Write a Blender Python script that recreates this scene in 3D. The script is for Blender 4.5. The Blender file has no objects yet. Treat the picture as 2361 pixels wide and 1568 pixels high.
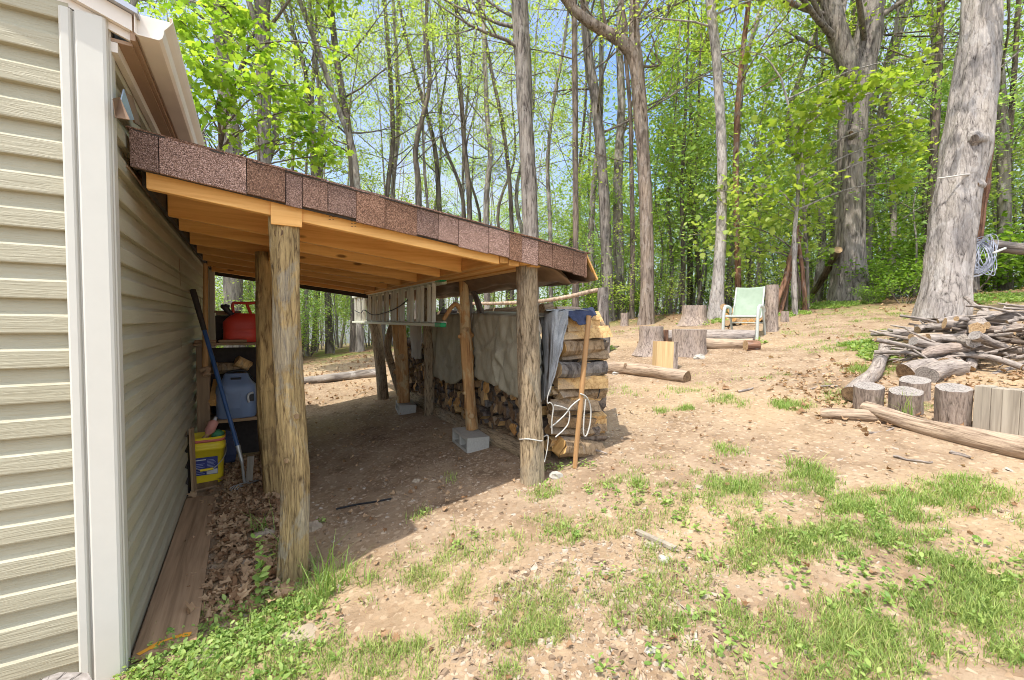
import bpy, math, random
import numpy as np
from mathutils import Vector, Matrix, Quaternion, noise as mnoise

R = math.radians
SC = bpy.context.scene
COL = SC.collection
rnd = random.Random(11)
NR = np.random.default_rng(7)

# ------------------------------------------------------------------ camera frame (metres; +Y runs along the house's long wall)
CAM_H = 1.3
FV, CX, CY = 1000.6, 1180.0, 784.0
_yaw, _pit, _rol = math.atan(770/1272), math.atan(54/1272), math.atan(0.0115)
FW = Vector((math.sin(_yaw)*math.cos(_pit), math.cos(_yaw)*math.cos(_pit), -math.sin(_pit)))
_r0 = Vector((math.cos(_yaw), -math.sin(_yaw), 0)); _u0 = _r0.cross(FW)
RT = _r0*math.cos(_rol) + _u0*math.sin(_rol)
UP = _u0*math.cos(_rol) - _r0*math.sin(_rol)
CAMP = Vector((0, 0, CAM_H))

def ray(px, py): return FW + RT*((px-CX)/FV) - UP*((py-CY)/FV)
def OX(px, py, x): d = ray(px, py); return CAMP + d*(x/d.x)
def OY(px, py, y): d = ray(px, py); return CAMP + d*(y/d.y)
def AT(px, py, dep): return CAMP + ray(px, py)*dep

# ------------------------------------------------------------------ lie of the land
def zg_np(x, y):
    x = np.asarray(x, float); y = np.asarray(y, float)
    r = np.sqrt(x*x + y*y) + 1e-6
    az = np.arctan2(x, np.maximum(y, 0.01))
    r0 = 12.2 + 1.6*np.clip(az/1.4, 0, 1)
    k = np.where(r > r0, r0/r, 1.0)
    xx = x*k - 0.17
    z = 0.155*0.5*(xx + np.sqrt(xx*xx + 0.05)) - 0.008
    over = np.maximum(r - r0, 0)
    z = z - 0.05*over*over/(over + 3.0)
    z = z + 0.012*np.sin(2.3*x + 1.7*np.sin(1.9*y)) * np.sin(2.9*y + 1.1*np.sin(2.1*x + 1)) + 0.006*np.sin(7.1*x + 2*np.sin(5*y))*np.sin(6.3*y + 1.3)
    return z
def zg(x, y): return float(zg_np(x, y))
def G(px, py):
    d = ray(px, py); t = 0.6; last = None
    for i in range(400):
        p = CAMP + d*t
        if p.z <= zg(p.x, p.y):
            lo, hi = last, t
            for _ in range(25):
                m = (lo+hi)/2; p = CAMP + d*m
                if p.z <= zg(p.x, p.y): hi = m
                else: lo = m
            p = CAMP + d*hi
            return Vector((p.x, p.y, zg(p.x, p.y)))
        last = t; t *= 1.02
        if t > 60: break
    p = CAMP + d*14
    return Vector((p.x, p.y, zg(p.x, p.y)))
def ground(x, y, dz=0): return Vector((x, y, zg(x, y)+dz))
def depth(p): return (Vector(p)-CAMP).dot(FW)
def RAD(px, w, d): return w/2*d/FV/math.sqrt(1+((px-CX)/FV)**2)      # real radius of an upright round thing w wide in the photo

# ------------------------------------------------------------------ materials
MATS = {}
def nt(name):
    m = bpy.data.materials.new(name); m.use_nodes = True
    n = m.node_tree; n.nodes.clear()
    out = n.nodes.new('ShaderNodeOutputMaterial')
    b = n.nodes.new('ShaderNodeBsdfPrincipled')
    n.links.new(b.outputs[0], out.inputs[0])
    MATS[name] = m
    return m, n, b, out
def N(n, t, **kw):
    x = n.nodes.new('ShaderNode'+t)
    for k, v in kw.items():
        if k in x.inputs: x.inputs[k].default_value = v
        else: setattr(x, k, v)
    return x
def coords(n, scale=(1, 1, 1), kind='Object', rot=(0, 0, 0)):
    tc = N(n, 'TexCoord'); mp = N(n, 'Mapping')
    mp.inputs['Scale'].default_value = scale; mp.inputs['Rotation'].default_value = rot
    n.links.new(tc.outputs[kind], mp.inputs['Vector'])
    return mp.outputs['Vector']
def ramp(n, fac, stops):
    r = N(n, 'ValToRGB'); e = r.color_ramp.elements
    while len(e) < len(stops): e.new(0.5)
    for i, (p, c) in enumerate(stops):
        e[i].position = p; e[i].color = (*c, 1) if len(c) == 3 else c
    n.links.new(fac, r.inputs['Fac'])
    return r.outputs['Color']
def noise(n, vec, scale, detail=6, rough=0.6, dist=0.0):
    x = N(n, 'TexNoise'); x.inputs['Scale'].default_value = scale; x.inputs['Detail'].default_value = detail
    x.inputs['Roughness'].default_value = rough; x.inputs['Distortion'].default_value = dist
    n.links.new(vec, x.inputs['Vector']); return x.outputs['Fac']
def voro(n, vec, scale, feature='F1', out='Distance'):
    x = N(n, 'TexVoronoi'); x.feature = feature; x.inputs['Scale'].default_value = scale
    n.links.new(vec, x.inputs['Vector']); return x.outputs[out]
def mix(n, fac, a, b, mode='MIX'):
    x = N(n, 'Mix'); x.data_type = 'RGBA'; x.blend_type = mode
    for s, v in ((0, fac), (6, a), (7, b)):
        if isinstance(v, (int, float)): x.inputs[s].default_value = v
        elif isinstance(v, tuple): x.inputs[s].default_value = (*v, 1)
        else: n.links.new(v, x.inputs[s])
    return x.outputs[2]
def math_(n, op, a, b=0.5):
    x = N(n, 'Math'); x.operation = op
    for i, v in enumerate((a, b)):
        if isinstance(v, (int, float)): x.inputs[i].default_value = v
        else: n.links.new(v, x.inputs[i])
    return x.outputs[0]
def bump(n, b, h, strength=0.5, dist=0.01):
    x = N(n, 'Bump'); x.inputs['Strength'].default_value = strength; x.inputs['Distance'].default_value = dist
    n.links.new(h, x.inputs['Height']); n.links.new(x.outputs[0], b.inputs['Normal'])
def setc(n, b, c):
    if isinstance(c, tuple): b.inputs['Base Color'].default_value = (*c, 1)
    else: n.links.new(c, b.inputs['Base Color'])
def plain(name, c, rough=0.6, metal=0.0, var=0.12, scale=30, bmp=0.15, spec=0.4):
    m, n, b, o = nt(name)
    v = coords(n)
    f = noise(n, v, scale, 5); g = noise(n, v, scale*0.17, 3)
    c1 = tuple(x*(1-var*1.6) for x in c); c2 = tuple(min(1, x*(1+var)) for x in c)
    col = mix(n, g, ramp(n, f, [(0.3, c1), (0.7, c2)]), c, 'MIX')
    setc(n, b, col); b.inputs['Roughness'].default_value = rough; b.inputs['Metallic'].default_value = metal
    b.inputs['Specular IOR Level'].default_value = spec
    if bmp: bump(n, b, f, bmp, 0.004)
    return m
def bark(name, light, dark, scale=14, stretch=0.16, bmp=0.9, dist=0.02, patch=None, patch_amt=0.5, lo=0.38, hi=0.62, crack=0.3):
    m, n, b, o = nt(name)
    v0 = coords(n, (1, 1, stretch))
    wn_ = N(n, 'TexNoise'); wn_.inputs['Scale'].default_value = scale*0.7; wn_.inputs['Detail'].default_value = 3; n.links.new(v0, wn_.inputs['Vector'])
    va = N(n, 'VectorMath'); va.operation = 'MULTIPLY_ADD'; n.links.new(wn_.outputs['Color'], va.inputs[0])
    va.inputs[1].default_value = (1.3/scale,)*3; n.links.new(v0, va.inputs[2])
    v = va.outputs[0]
    e = voro(n, v, scale*1.15, 'DISTANCE_TO_EDGE')
    ck = ramp(n, e, [(0.0, (0, 0, 0)), (0.05, (0.25,)*3), (0.16, (0.85,)*3), (0.4, (1, 1, 1))])
    a = noise(n, v0, scale, 7, 0.66, 0.35)
    f2 = noise(n, v0, scale*4.5, 6, 0.7, 0.2)
    nz = math_(n, 'ADD', math_(n, 'MULTIPLY', a, 0.55), math_(n, 'MULTIPLY', f2, 0.45))
    h = math_(n, 'ADD', math_(n, 'MULTIPLY', math_(n, 'SUBTRACT', ck, 0.72), crack*0.42), nz)
    mid = tuple((p*0.6+q*0.4) for p, q in zip(light, dark))
    w = hi-lo
    col = ramp(n, h, [(lo-0.02, dark), (lo+w*0.5, mid), (hi+0.04, light)])
    big = noise(n, coords(n, (1, 1, 0.5)), 2.2, 4)
    col = mix(n, 1.0, col, ramp(n, big, [(0.35, (0.78, 0.78, 0.80)), (0.65, (1.12, 1.10, 1.06))]), 'MULTIPLY')
    if patch:
        v2 = coords(n, (1, 1, 0.5))
        pm = noise(n, v2, 4.5, 6, 0.65, 0.8)
        pmask = ramp(n, pm, [(0.52, (0, 0, 0)), (0.57, (1, 1, 1))])
        pf = math_(n, 'MULTIPLY', pmask, patch_amt)
        pcol = mix(n, 1.0, ramp(n, f2, [(0.3, (0.75,)*3), (0.7, (1.15,)*3)]), patch, 'MULTIPLY')
        col = mix(n, pf, col, pcol)
    setc(n, b, col); b.inputs['Roughness'].default_value = 0.92; b.inputs['Specular IOR Level'].default_value = 0.15
    bump(n, b, h, bmp, dist*1.6)
    return m
def leafmat(name, c1, c2, trans=0.45, rough=0.5, oscale=0.6, straw=False):
    m, n, b, o = nt(name)
    gm = N(n, 'NewGeometry')
    v = coords(n)
    f = noise(n, v, oscale, 3)
    x = math_(n, 'ADD', math_(n, 'MULTIPLY', gm.outputs['Random Per Island'], 0.65), math_(n, 'MULTIPLY', f, 0.35))
    col = ramp(n, x, [(0.15, c1), (0.8, c2)] + ([(0.81, (0.46, 0.38, 0.20))] if straw else []))
    setc(n, b, col); b.inputs['Roughness'].default_value = rough; b.inputs['Specular IOR Level'].default_value = 0.25
    t = N(n, 'BsdfTranslucent')
    tint = mix(n, 1.0, col, (1.0, 1.0, 0.55), 'MULTIPLY')
    br = mix(n, 1.0, tint, (1.5, 1.5, 1.5), 'MULTIPLY')
    n.links.new(br, t.inputs['Color'])
    ms = N(n, 'MixShader'); ms.inputs[0].default_value = trans
    n.links.new(b.outputs[0], ms.inputs[1]); n.links.new(t.outputs[0], ms.inputs[2])
    n.links.new(ms.outputs[0], o.inputs[0])
    return m
def endgrain(name, light, dark, scale=70):
    m, n, b, o = nt(name)
    tc = N(n, 'TexCoord'); sp = N(n, 'SeparateXYZ'); n.links.new(tc.outputs['Object'], sp.inputs[0])
    cb = N(n, 'CombineXYZ'); n.links.new(sp.outputs[0], cb.inputs[0]); n.links.new(sp.outputs[1], cb.inputs[1])
    ln = N(n, 'VectorMath'); ln.operation = 'LENGTH'; n.links.new(cb.outputs[0], ln.inputs[0])
    nz = noise(n, cb.outputs[0], 9, 4)
    rr = math_(n, 'ADD', math_(n, 'MULTIPLY', ln.outputs['Value'], scale*2), math_(n, 'MULTIPLY', nz, 5))
    s = math_(n, 'SINE', rr)
    s = math_(n, 'MULTIPLY_ADD', s, 0.3); 
    nz2 = noise(n, cb.outputs[0], 40, 5, 0.7)
    f = math_(n, 'ADD', math_(n, 'MULTIPLY', s, 0.22), math_(n, 'MULTIPLY', nz2, 0.85))
    col = ramp(n, f, [(0.35, dark), (0.75, light)])
    an = N(n, 'Math'); an.operation = 'ARCTAN2'; n.links.new(sp.outputs[1], an.inputs[0]); n.links.new(sp.outputs[0], an.inputs[1])
    ca = N(n, 'CombineXYZ'); n.links.new(an.outputs[0], ca.inputs[0]); n.links.new(math_(n, 'MULTIPLY', ln.outputs['Value'], 1.5), ca.inputs[1])
    cn = math_(n, 'ABSOLUTE', math_(n, 'SUBTRACT', noise(n, ca.outputs[0], 1.9, 3, 0.5), 0.5))
    col = mix(n, ramp(n, cn, [(0.003, (1, 1, 1)), (0.010, (0, 0, 0))]), col, tuple(x*0.3 for x in dark))
    setc(n, b, col); b.inputs['Roughness'].default_value = 0.85; b.inputs['Specular IOR Level'].default_value = 0.2
    bump(n, b, f, 0.3, 0.004)
    return m
def lumber(name, c1, c2, axis='X', grain=60, knots=True, rough=0.6):
    """sawn timber, grain running along one axis of the object"""
    m, n, b, o = nt(name)
    st = {'X': (0.05, 1, 1), 'Y': (1, 0.05, 1), 'Z': (1, 1, 0.05)}[axis]
    v = coords(n, st)
    a = noise(n, v, grain, 5, 0.6, 0.6); a2 = noise(n, v, grain*0.25, 4, 0.5, 1.2)
    f = math_(n, 'ADD', math_(n, 'MULTIPLY', a, 0.5), math_(n, 'MULTIPLY', a2, 0.5))
    col = ramp(n, f, [(0.35, c2), (0.62, c1)])
    gm = N(n, 'ObjectInfo')
    tintv = ramp(n, gm.outputs['Random'], [(0.0, (0.82, 0.80, 0.76)), (1.0, (1.1, 1.06, 1.0))])
    col = mix(n, 1.0, col, tintv, 'MULTIPLY')
    if knots:
        ks = {'X': (3.0, 9, 9), 'Y': (9, 3.0, 9), 'Z': (9, 9, 3.0)}[axis]
        kv = coords(n, ks)
        d = voro(n, kv, 1.0)
        km = ramp(n, d, [(0.07, (1, 1, 1)), (0.13, (0, 0, 0))])
        col = mix(n, math_(n, 'MULTIPLY', km, 0.85), col, tuple(x*0.28 for x in c2))
    setc(n, b, col); b.inputs['Roughness'].default_value = rough; b.inputs['Specular IOR Level'].default_value = 0.25
    bump(n, b, f, 0.25, 0.003)
    return m

# ------------------------------------------------------------------ mesh builder
ORG = {}
def tag(o, label=None, cat=None, group=None, kind=None):
    if label: o['label'] = label
    if cat: o['category'] = cat
    if group: o['group'] = group
    if kind: o['kind'] = kind
    return o
def empty(name, loc, label, cat, group=None):
    o = bpy.data.objects.new(name, None); COL.objects.link(o)
    o.location = loc; o.empty_display_size = 0.1
    ORG[o.name] = Vector(loc)
    return tag(o, label, cat, group)
def copy_tree(o, parent=None):
    c = o.copy(); COL.objects.link(c)
    if parent is not None:
        c.parent = parent
    for ch in list(o.children): copy_tree(ch, c)
    return c
def frame(t, ref=None):
    t = t.normalized()
    ref = ref or (Vector((0, 0, 1)) if abs(t.z) < 0.9 else Vector((1, 0, 0)))
    a = t.cross(ref).normalized(); b = a.cross(t).normalized()
    return a, b
class MB:
    def __init__(s): s.v = []; s.f = []; s.m = []; s.sm = []
    def add(s, vs, fs, mi=0, smooth=False):
        o = len(s.v); s.v += [tuple(v) for v in vs]
        for f in fs: s.f.append([i+o for i in f]); s.m.append(mi); s.sm.append(smooth)
    def box(s, c, d, rot=None, mi=0, bev=0.0):
        c = Vector(c); hx, hy, hz = d[0]/2, d[1]/2, d[2]/2
        if bev <= 0:
            vs = [Vector((x*hx, y*hy, z*hz)) for z in (-1, 1) for y in (-1, 1) for x in (-1, 1)]
            fs = [(0, 2, 3, 1), (4, 5, 7, 6), (0, 1, 5, 4), (2, 6, 7, 3), (0, 4, 6, 2), (1, 3, 7, 5)]
        else:
            vs = []; fs = []
            bm = min(bev, hx*0.9, hy*0.9, hz*0.9)
            prof = [(-hz, bm), (-hz+bm, 0), (hz-bm, 0), (hz, bm)]
            for z, ins in prof:
                X, Y = hx-ins, hy-ins; q = bm*0.8
                vs += [Vector(p) for p in ((-X+q, -Y, z), (X-q, -Y, z), (X, -Y+q, z), (X, Y-q, z), (X-q, Y, z), (-X+q, Y, z), (-X, Y-q, z), (-X, -Y+q, z))]
            for k in range(3):
                for i in range(8):
                    j = (i+1) % 8; fs.append((k*8+i, k*8+j, k*8+8+j, k*8+8+i))
            fs.append(tuple(range(7, -1, -1))); fs.append(tuple(range(24, 32)))
        if rot is not None: vs = [rot @ v for v in vs]
        s.add([v+c for v in vs], fs, mi)
    def bar(s, p0, p1, w, h, up=(0, 0, 1), mi=0, bev=0.0):
        p0, p1 = Vector(p0), Vector(p1); t = p1-p0; L = t.length; t.normalize()
        upv = Vector(up); a = upv.cross(t).normalized(); b = t.cross(a).normalized()
        M = Matrix((t, a, b)).transposed()
        s.box((p0+p1)/2, (L, w, h), M, mi, bev)
    def tube(s, path, radii, n=8, mi=0, caps=True, capmi=None, rough=0.0, freq=6.0, zst=0.25, seed=0.0, smooth=True, squash=1.0, ref=None):
        path = [Vector(p) for p in path]; k = len(path)
        if not hasattr(radii, '__len__'): radii = [radii]*k
        vs = []; a = None; sl = 0.0
        for i, p in enumerate(path):
            t = (path[min(i+1, k-1)] - path[max(i-1, 0)])
            if t.length < 1e-9: t = Vector((0, 0, 1))
            t.normalize()
            if a is None: a, b = frame(t, ref)
            else:
                a = (a - t*a.dot(t)).normalized(); b = t.cross(a)*-1; b = a.cross(t)
            if i: sl += (p-path[i-1]).length
            for j in range(n):
                th = 2*math.pi*j/n; c, sn = math.cos(th), math.sin(th)
                r = radii[i]
                if rough:
                    q = Vector((c*freq*0.16+seed, sn*freq*0.16, sl*freq*zst))
                    q2 = Vector((c*freq*0.5+seed, sn*freq*0.5+9, sl*freq*zst*1.6))
                    r *= 1 + rough*(mnoise.noise(q)*1.2 + mnoise.noise(q2)*0.8)
                vs.append(p + (a*c + b*sn*squash)*r)
        fs = [(i*n+j, i*n+(j+1) % n, (i+1)*n+(j+1) % n, (i+1)*n+j) for i in range(k-1) for j in range(n)]
        s.add(vs, fs, mi, smooth)
        if caps:
            cm = mi if capmi is None else capmi
            s.add(vs[:n], [tuple(range(n-1, -1, -1))], cm); s.add(vs[-n:], [tuple(range(n))], cm)
    def lathe(s, c, prof, n=16, mi=0, smooth=True):
        c = Vector(c); vs = []
        for r, z in prof:
            for j in range(n):
                th = 2*math.pi*j/n; vs.append(c+Vector((r*math.cos(th), r*math.sin(th), z)))
        fs = [(i*n+j, i*n+(j+1) % n, (i+1)*n+(j+1) % n, (i+1)*n+j) for i in range(len(prof)-1) for j in range(n)]
        fs.append(tuple(range(n-1, -1, -1))); fs.append(tuple(range((len(prof)-1)*n, len(prof)*n)))
        s.add(vs, fs, mi, smooth)
    def grid(s, fn, nu, nv, mi=0, smooth=True):
        vs = [fn(i/(nu-1), j/(nv-1)) for j in range(nv) for i in range(nu)]
        fs = [(j*nu+i, j*nu+i+1, (j+1)*nu+i+1, (j+1)*nu+i) for j in range(nv-1) for i in range(nu-1)]
        s.add(vs, fs, mi, smooth)
    def prism(s, poly, ax, off0, off1, mi=0):
        """poly = list of 3D points in one plane; extrude along ax from off0 to off1"""
        ax = Vector(ax); n = len(poly)
        vs = [Vector(p)+ax*off0 for p in poly] + [Vector(p)+ax*off1 for p in poly]
        fs = [tuple(range(n-1, -1, -1)), tuple(range(n, 2*n))] + [(i, (i+1) % n, n+(i+1) % n, n+i) for i in range(n)]
        s.add(vs, fs, mi)
    def build(s, name, mats, parent=None, loc=None, solid=0.0, bevel=0.0):
        if not isinstance(mats, (list, tuple)): mats = [mats]
        V = np.array(s.v, dtype=float)
        if parent is not None: org = ORG[parent.name]
        elif loc is not None: org = Vector(loc)
        else: org = Vector(((V[:, 0].min()+V[:, 0].max())/2, (V[:, 1].min()+V[:, 1].max())/2, V[:, 2].min()))
        me = bpy.data.meshes.new(name)
        me.from_pydata((V-np.array(org)).tolist(), [], s.f)
        for mt in mats: me.materials.append(MATS[mt] if isinstance(mt, str) else mt)
        me.polygons.foreach_set('material_index', s.m)
        me.polygons.foreach_set('use_smooth', s.sm)
        me.update()
        o = bpy.data.objects.new(name, me); COL.objects.link(o)
        if parent is not None: o.parent = parent
        else: o.location = org
        ORG[o.name] = org
        if solid:
            md = o.modifiers.new('thick', 'SOLIDIFY'); md.thickness = solid; md.offset = 0
        if bevel:
            md = o.modifiers.new('bev', 'BEVEL'); md.width = bevel; md.segments = 2; md.limit_method = 'ANGLE'
        return o
def mesh_np(name, V, F, mat, parent=None, loc=(0, 0, 0), smooth=False):
    """fast path: V (n,3), F (m,k) faces all with k corners"""
    me = bpy.data.meshes.new(name)
    V = np.asarray(V, np.float32) - np.array(ORG[parent.name] if parent else loc, np.float32)
    F = np.asarray(F, np.int32); m, k = F.shape
    me.vertices.add(len(V)); me.vertices.foreach_set('co', V.ravel())
    me.loops.add(m*k); me.loops.foreach_set('vertex_index', F.ravel())
    me.polygons.add(m); me.polygons.foreach_set('loop_start', np.arange(0, m*k, k, dtype=np.int32))
    me.polygons.foreach_set('loop_total', np.full(m, k, np.int32))
    me.polygons.foreach_set('use_smooth', np.full(m, smooth, bool))
    me.materials.append(MATS[mat]); me.update(calc_edges=True)
    o = bpy.data.objects.new(name, me); COL.objects.link(o)
    if parent: o.parent = parent
    else: o.location = loc
    ORG[o.name] = Vector(ORG[parent.name] if parent else loc)
    return o
def spline(pts, n):
    pts = [Vector(p) for p in pts]
    P = [pts[0]*2-pts[1]] + pts + [pts[-1]*2-pts[-2]]
    out = []; segs = len(pts)-1
    for i in range(n):
        u = i/(n-1)*segs; k = min(int(u), segs-1); t = u-k
        a, b, c, d = P[k], P[k+1], P[k+2], P[k+3]
        out.append(0.5*((2*b) + (c-a)*t + (2*a-5*b+4*c-d)*t*t + (3*b-a-3*c+d)*t**3))
    return out
def lerpl(vals, n):
    xs = np.linspace(0, 1, len(vals)); return list(np.interp(np.linspace(0, 1, n), xs, vals))
def log_obj(name, p0, p1, r0, r1, mats, label, cat, group=None, n=18, rings=14, rough=0.10, bend=0.0, seed=0.0, squash=1.0, freq=7, knots=0, cutend=True):
    """a log modelled along its own Z axis, then laid from p0 to p1"""
    p0, p1 = Vector(p0), Vector(p1); d = p1-p0; L = d.length
    b = MB(); q = random.Random(int(seed*977)+3)
    bx, by = q.uniform(-1, 1)*bend, q.uniform(-1, 1)*bend
    path = [Vector((bx*math.sin(math.pi*t)+bend*0.3*mnoise.noise(Vector((t*4, seed, 0))), by*math.sin(math.pi*t)+bend*0.3*mnoise.noise(Vector((t*4, seed, 5))), L*t)) for t in [i/(rings-1) for i in range(rings)]]
    rr = [r0+(r1-r0)*i/(rings-1) for i in range(rings)]
    b.tube(path, rr, n, 0, True, 1 if cutend else 0, rough, freq, 0.3, seed, True, squash, Vector((1, 0, 0)))
    for k in range(knots):
        t = q.uniform(0.15, 0.85); a = q.uniform(0, 6.28); r = r0+(r1-r0)*t
        dirv = Vector((math.cos(a), math.sin(a), 0.3)); s0 = Vector((0, 0, L*t))+dirv*r*0.6
        b.tube([s0, s0+dirv*r*0.45, s0+dirv*r*0.75], [r*0.42, r*0.34, r*0.22], 8, 0, True, 1, 0.08, 6, 0.3, seed)
    o = b.build(name, mats, None, (0, 0, 0))
    o.location = p0; o.rotation_mode = 'QUATERNION'; o.rotation_quaternion = d.to_track_quat('Z', 'Y')
    return tag(o, label, cat, group)
# ================================================================== materials
plain('trim_white', (0.57, 0.555, 0.495), 0.45, var=0.03, scale=14, bmp=0.03)
def siding(name, axis):
    m, n, b, o = nt(name)
    st = (0.06, 1, 1) if axis == 'X' else (1, 0.06, 1)
    v = coords(n, st)
    a = noise(n, v, 95, 4, 0.6, 0.8)
    g = noise(n, coords(n), 1.3, 4)
    col = ramp(n, g, [(0.3, (0.365, 0.335, 0.235)), (0.7, (0.425, 0.395, 0.29))])
    setc(n, b, col); b.inputs['Roughness'].default_value = 0.5; b.inputs['Specular IOR Level'].default_value = 0.3
    bump(n, b, ramp(n, a, [(0.42, (0, 0, 0)), (0.6, (1, 1, 1))]), 0.45, 0.0022)
siding('siding_front', 'X'); siding('siding_side', 'Y')
plain('soffit_brown', (0.33, 0.22, 0.14), 0.6, var=0.1, scale=9)
plain('gutter_enamel', (0.72, 0.66, 0.58), 0.35, var=0.06, scale=8, bmp=0.03)
plain('roof_metal', (0.42, 0.43, 0.46), 0.35, 0.5, var=0.05, scale=4, bmp=0.02)
lumber('pine_x', (0.83, 0.50, 0.185), (0.62, 0.315, 0.09), 'X', 55)
lumber('pine_y', (0.80, 0.47, 0.18), (0.60, 0.30, 0.09), 'Y', 55)
lumber('old_plank_x', (0.40, 0.27, 0.16), (0.24, 0.15, 0.09), 'X', 45)
lumber('old_plank_z', (0.40, 0.28, 0.17), (0.25, 0.165, 0.10), 'Z', 45)
lumber('stake_wood', (0.50, 0.30, 0.14), (0.33, 0.18, 0.08), 'Z', 60)
lumber('grey_plank', (0.38, 0.345, 0.29), (0.19, 0.165, 0.135), 'Z', 40)
lumber('handle_ash', (0.58, 0.36, 0.17), (0.42, 0.24, 0.10), 'Z', 80, False)
# osb / sheathing seen from below
m, n, b, o = nt('sheathing')
v = coords(n, (1, 1, 1)); d = voro(n, v, 26, 'F1', 'Color'); nz = noise(n, v, 6, 5)
col = ramp(n, nz, [(0.3, (0.42, 0.20, 0.075)), (0.7, (0.62, 0.335, 0.13))]); col = mix(n, 0.12, col, d, 'MULTIPLY')
setc(n, b, col); b.inputs['Roughness'].default_value = 0.8
plain('osb_edge_red', (0.50, 0.13, 0.07), 0.8, var=0.2)
plain('felt_black', (0.055, 0.045, 0.038), 0.85, var=0.3, scale=12, bmp=0.3)
plain('felt_brown', (0.20, 0.125, 0.075), 0.7, var=0.35, scale=7, bmp=0.3)
# asphalt shingle tabs: mineral granules, every tab its own shade
m, n, b, o = nt('shingle')
v = coords(n)
gv = voro(n, v, 420, 'F1', 'Color'); sepc = N(n, 'SeparateColor'); n.links.new(gv, sepc.inputs[0])
at = N(n, 'Attribute'); at.attribute_name = 'tab'
gr = ramp(n, sepc.outputs[0], [(0.0, (0.05, 0.03, 0.026)), (0.35, (0.16, 0.108, 0.08)), (0.75, (0.285, 0.20, 0.155)), (1.0, (0.52, 0.40, 0.34))])
tb = ramp(n, at.outputs['Fac'], [(0.0, (0.48, 0.42, 0.39)), (0.35, (0.95, 0.74, 0.60)), (0.65, (0.80, 0.72, 0.72)), (1.0, (1.35, 1.22, 1.22))])
col = mix(n, 1.0, gr, tb, 'MULTIPLY')
setc(n, b, col); b.inputs['Roughness'].default_value = 0.95; b.inputs['Specular IOR Level'].default_value = 0.2
bump(n, b, sepc.outputs[1], 0.5, 0.004)
plain('flashing_blue', (0.34, 0.42, 0.54), 0.35, 0.6, var=0.1)
# posts and logs
bark('bark_post', (0.60, 0.44, 0.215), (0.11, 0.070, 0.036), 42, 0.12, 1.0, 0.018, (0.43, 0.40, 0.33), 0.5, 0.33, 0.56)
bark('bark_post_rot', (0.60, 0.42, 0.19), (0.13, 0.075, 0.035), 13, 0.16, 1.0, 0.02, (0.16, 0.10, 0.055), 0.6, 0.34, 0.56)
bark('cedar_post', (0.62, 0.36, 0.155), (0.26, 0.12, 0.05), 13, 0.10, 0.8, 0.012, (0.58, 0.47, 0.28), 0.6, 0.34, 0.58)
bark('bark_grey_brown', (0.52, 0.40, 0.26), (0.12, 0.085, 0.05), 40, 0.17, 1.0, 0.016, (0.40, 0.36, 0.28), 0.35, 0.36, 0.58)
bark('bark_pale', (0.42, 0.38, 0.345), (0.085, 0.072, 0.065), 13, 0.22, 1.0, 0.03, (0.50, 0.47, 0.45), 0.4, 0.33, 0.50)
bark('bark_grey', (0.33, 0.29, 0.255), (0.075, 0.062, 0.055), 9, 0.13, 1.0, 0.035, (0.33, 0.30, 0.27), 0.4, 0.36, 0.6)
bark('bark_dark', (0.27, 0.215, 0.175), (0.06, 0.048, 0.04), 9, 0.13, 1.0, 0.03, None, 0, 0.36, 0.62)
bark('bark_red', (0.36, 0.20, 0.125), (0.085, 0.042, 0.03), 10, 0.16, 1.0, 0.03, (0.30, 0.25, 0.22), 0.6, 0.34, 0.6)
bark('bark_far', (0.36, 0.32, 0.275), (0.12, 0.10, 0.085), 5, 0.2, 0.4, 0.02, (0.50, 0.47, 0.43), 0.4)
bark('bark_far_dark', (0.24, 0.20, 0.165), (0.08, 0.065, 0.055), 5, 0.2, 0.4, 0.02)
bark('drift', (0.41, 0.355, 0.31), (0.12, 0.095, 0.08), 24, 0.16, 0.8, 0.012, (0.40, 0.31, 0.235), 0.45, 0.34, 0.56)
bark('log_bare', (0.50, 0.385, 0.28), (0.13, 0.085, 0.055), 24, 0.10, 0.8, 0.012, (0.36, 0.25, 0.17), 0.5, 0.34, 0.56)
bark('stump_side', (0.46, 0.375, 0.315), (0.11, 0.082, 0.065), 26, 0.2, 0.9, 0.016, (0.36, 0.28, 0.22), 0.35, 0.34, 0.56)
bark('split_wood', (0.74, 0.50, 0.23), (0.34, 0.17, 0.065), 20, 0.08, 0.6, 0.008, (0.44, 0.36, 0.27), 0.5, 0.32, 0.6)
bark('split_wood_old', (0.40, 0.285, 0.175), (0.12, 0.075, 0.04), 20, 0.08, 0.7, 0.01, (0.30, 0.25, 0.20), 0.5, 0.32, 0.6)
endgrain('end_tan', (0.56, 0.40, 0.23), (0.28, 0.17, 0.085), 160)
endgrain('end_grey', (0.38, 0.345, 0.315), (0.18, 0.155, 0.135), 190)
endgrain('end_orange', (0.68, 0.42, 0.16), (0.36, 0.18, 0.06))
endgrain('end_dark', (0.30, 0.20, 0.11), (0.10, 0.06, 0.035))
lumber('bolt_face', (0.72, 0.52, 0.29), (0.50, 0.32, 0.15), 'Z', 45, True)
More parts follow.
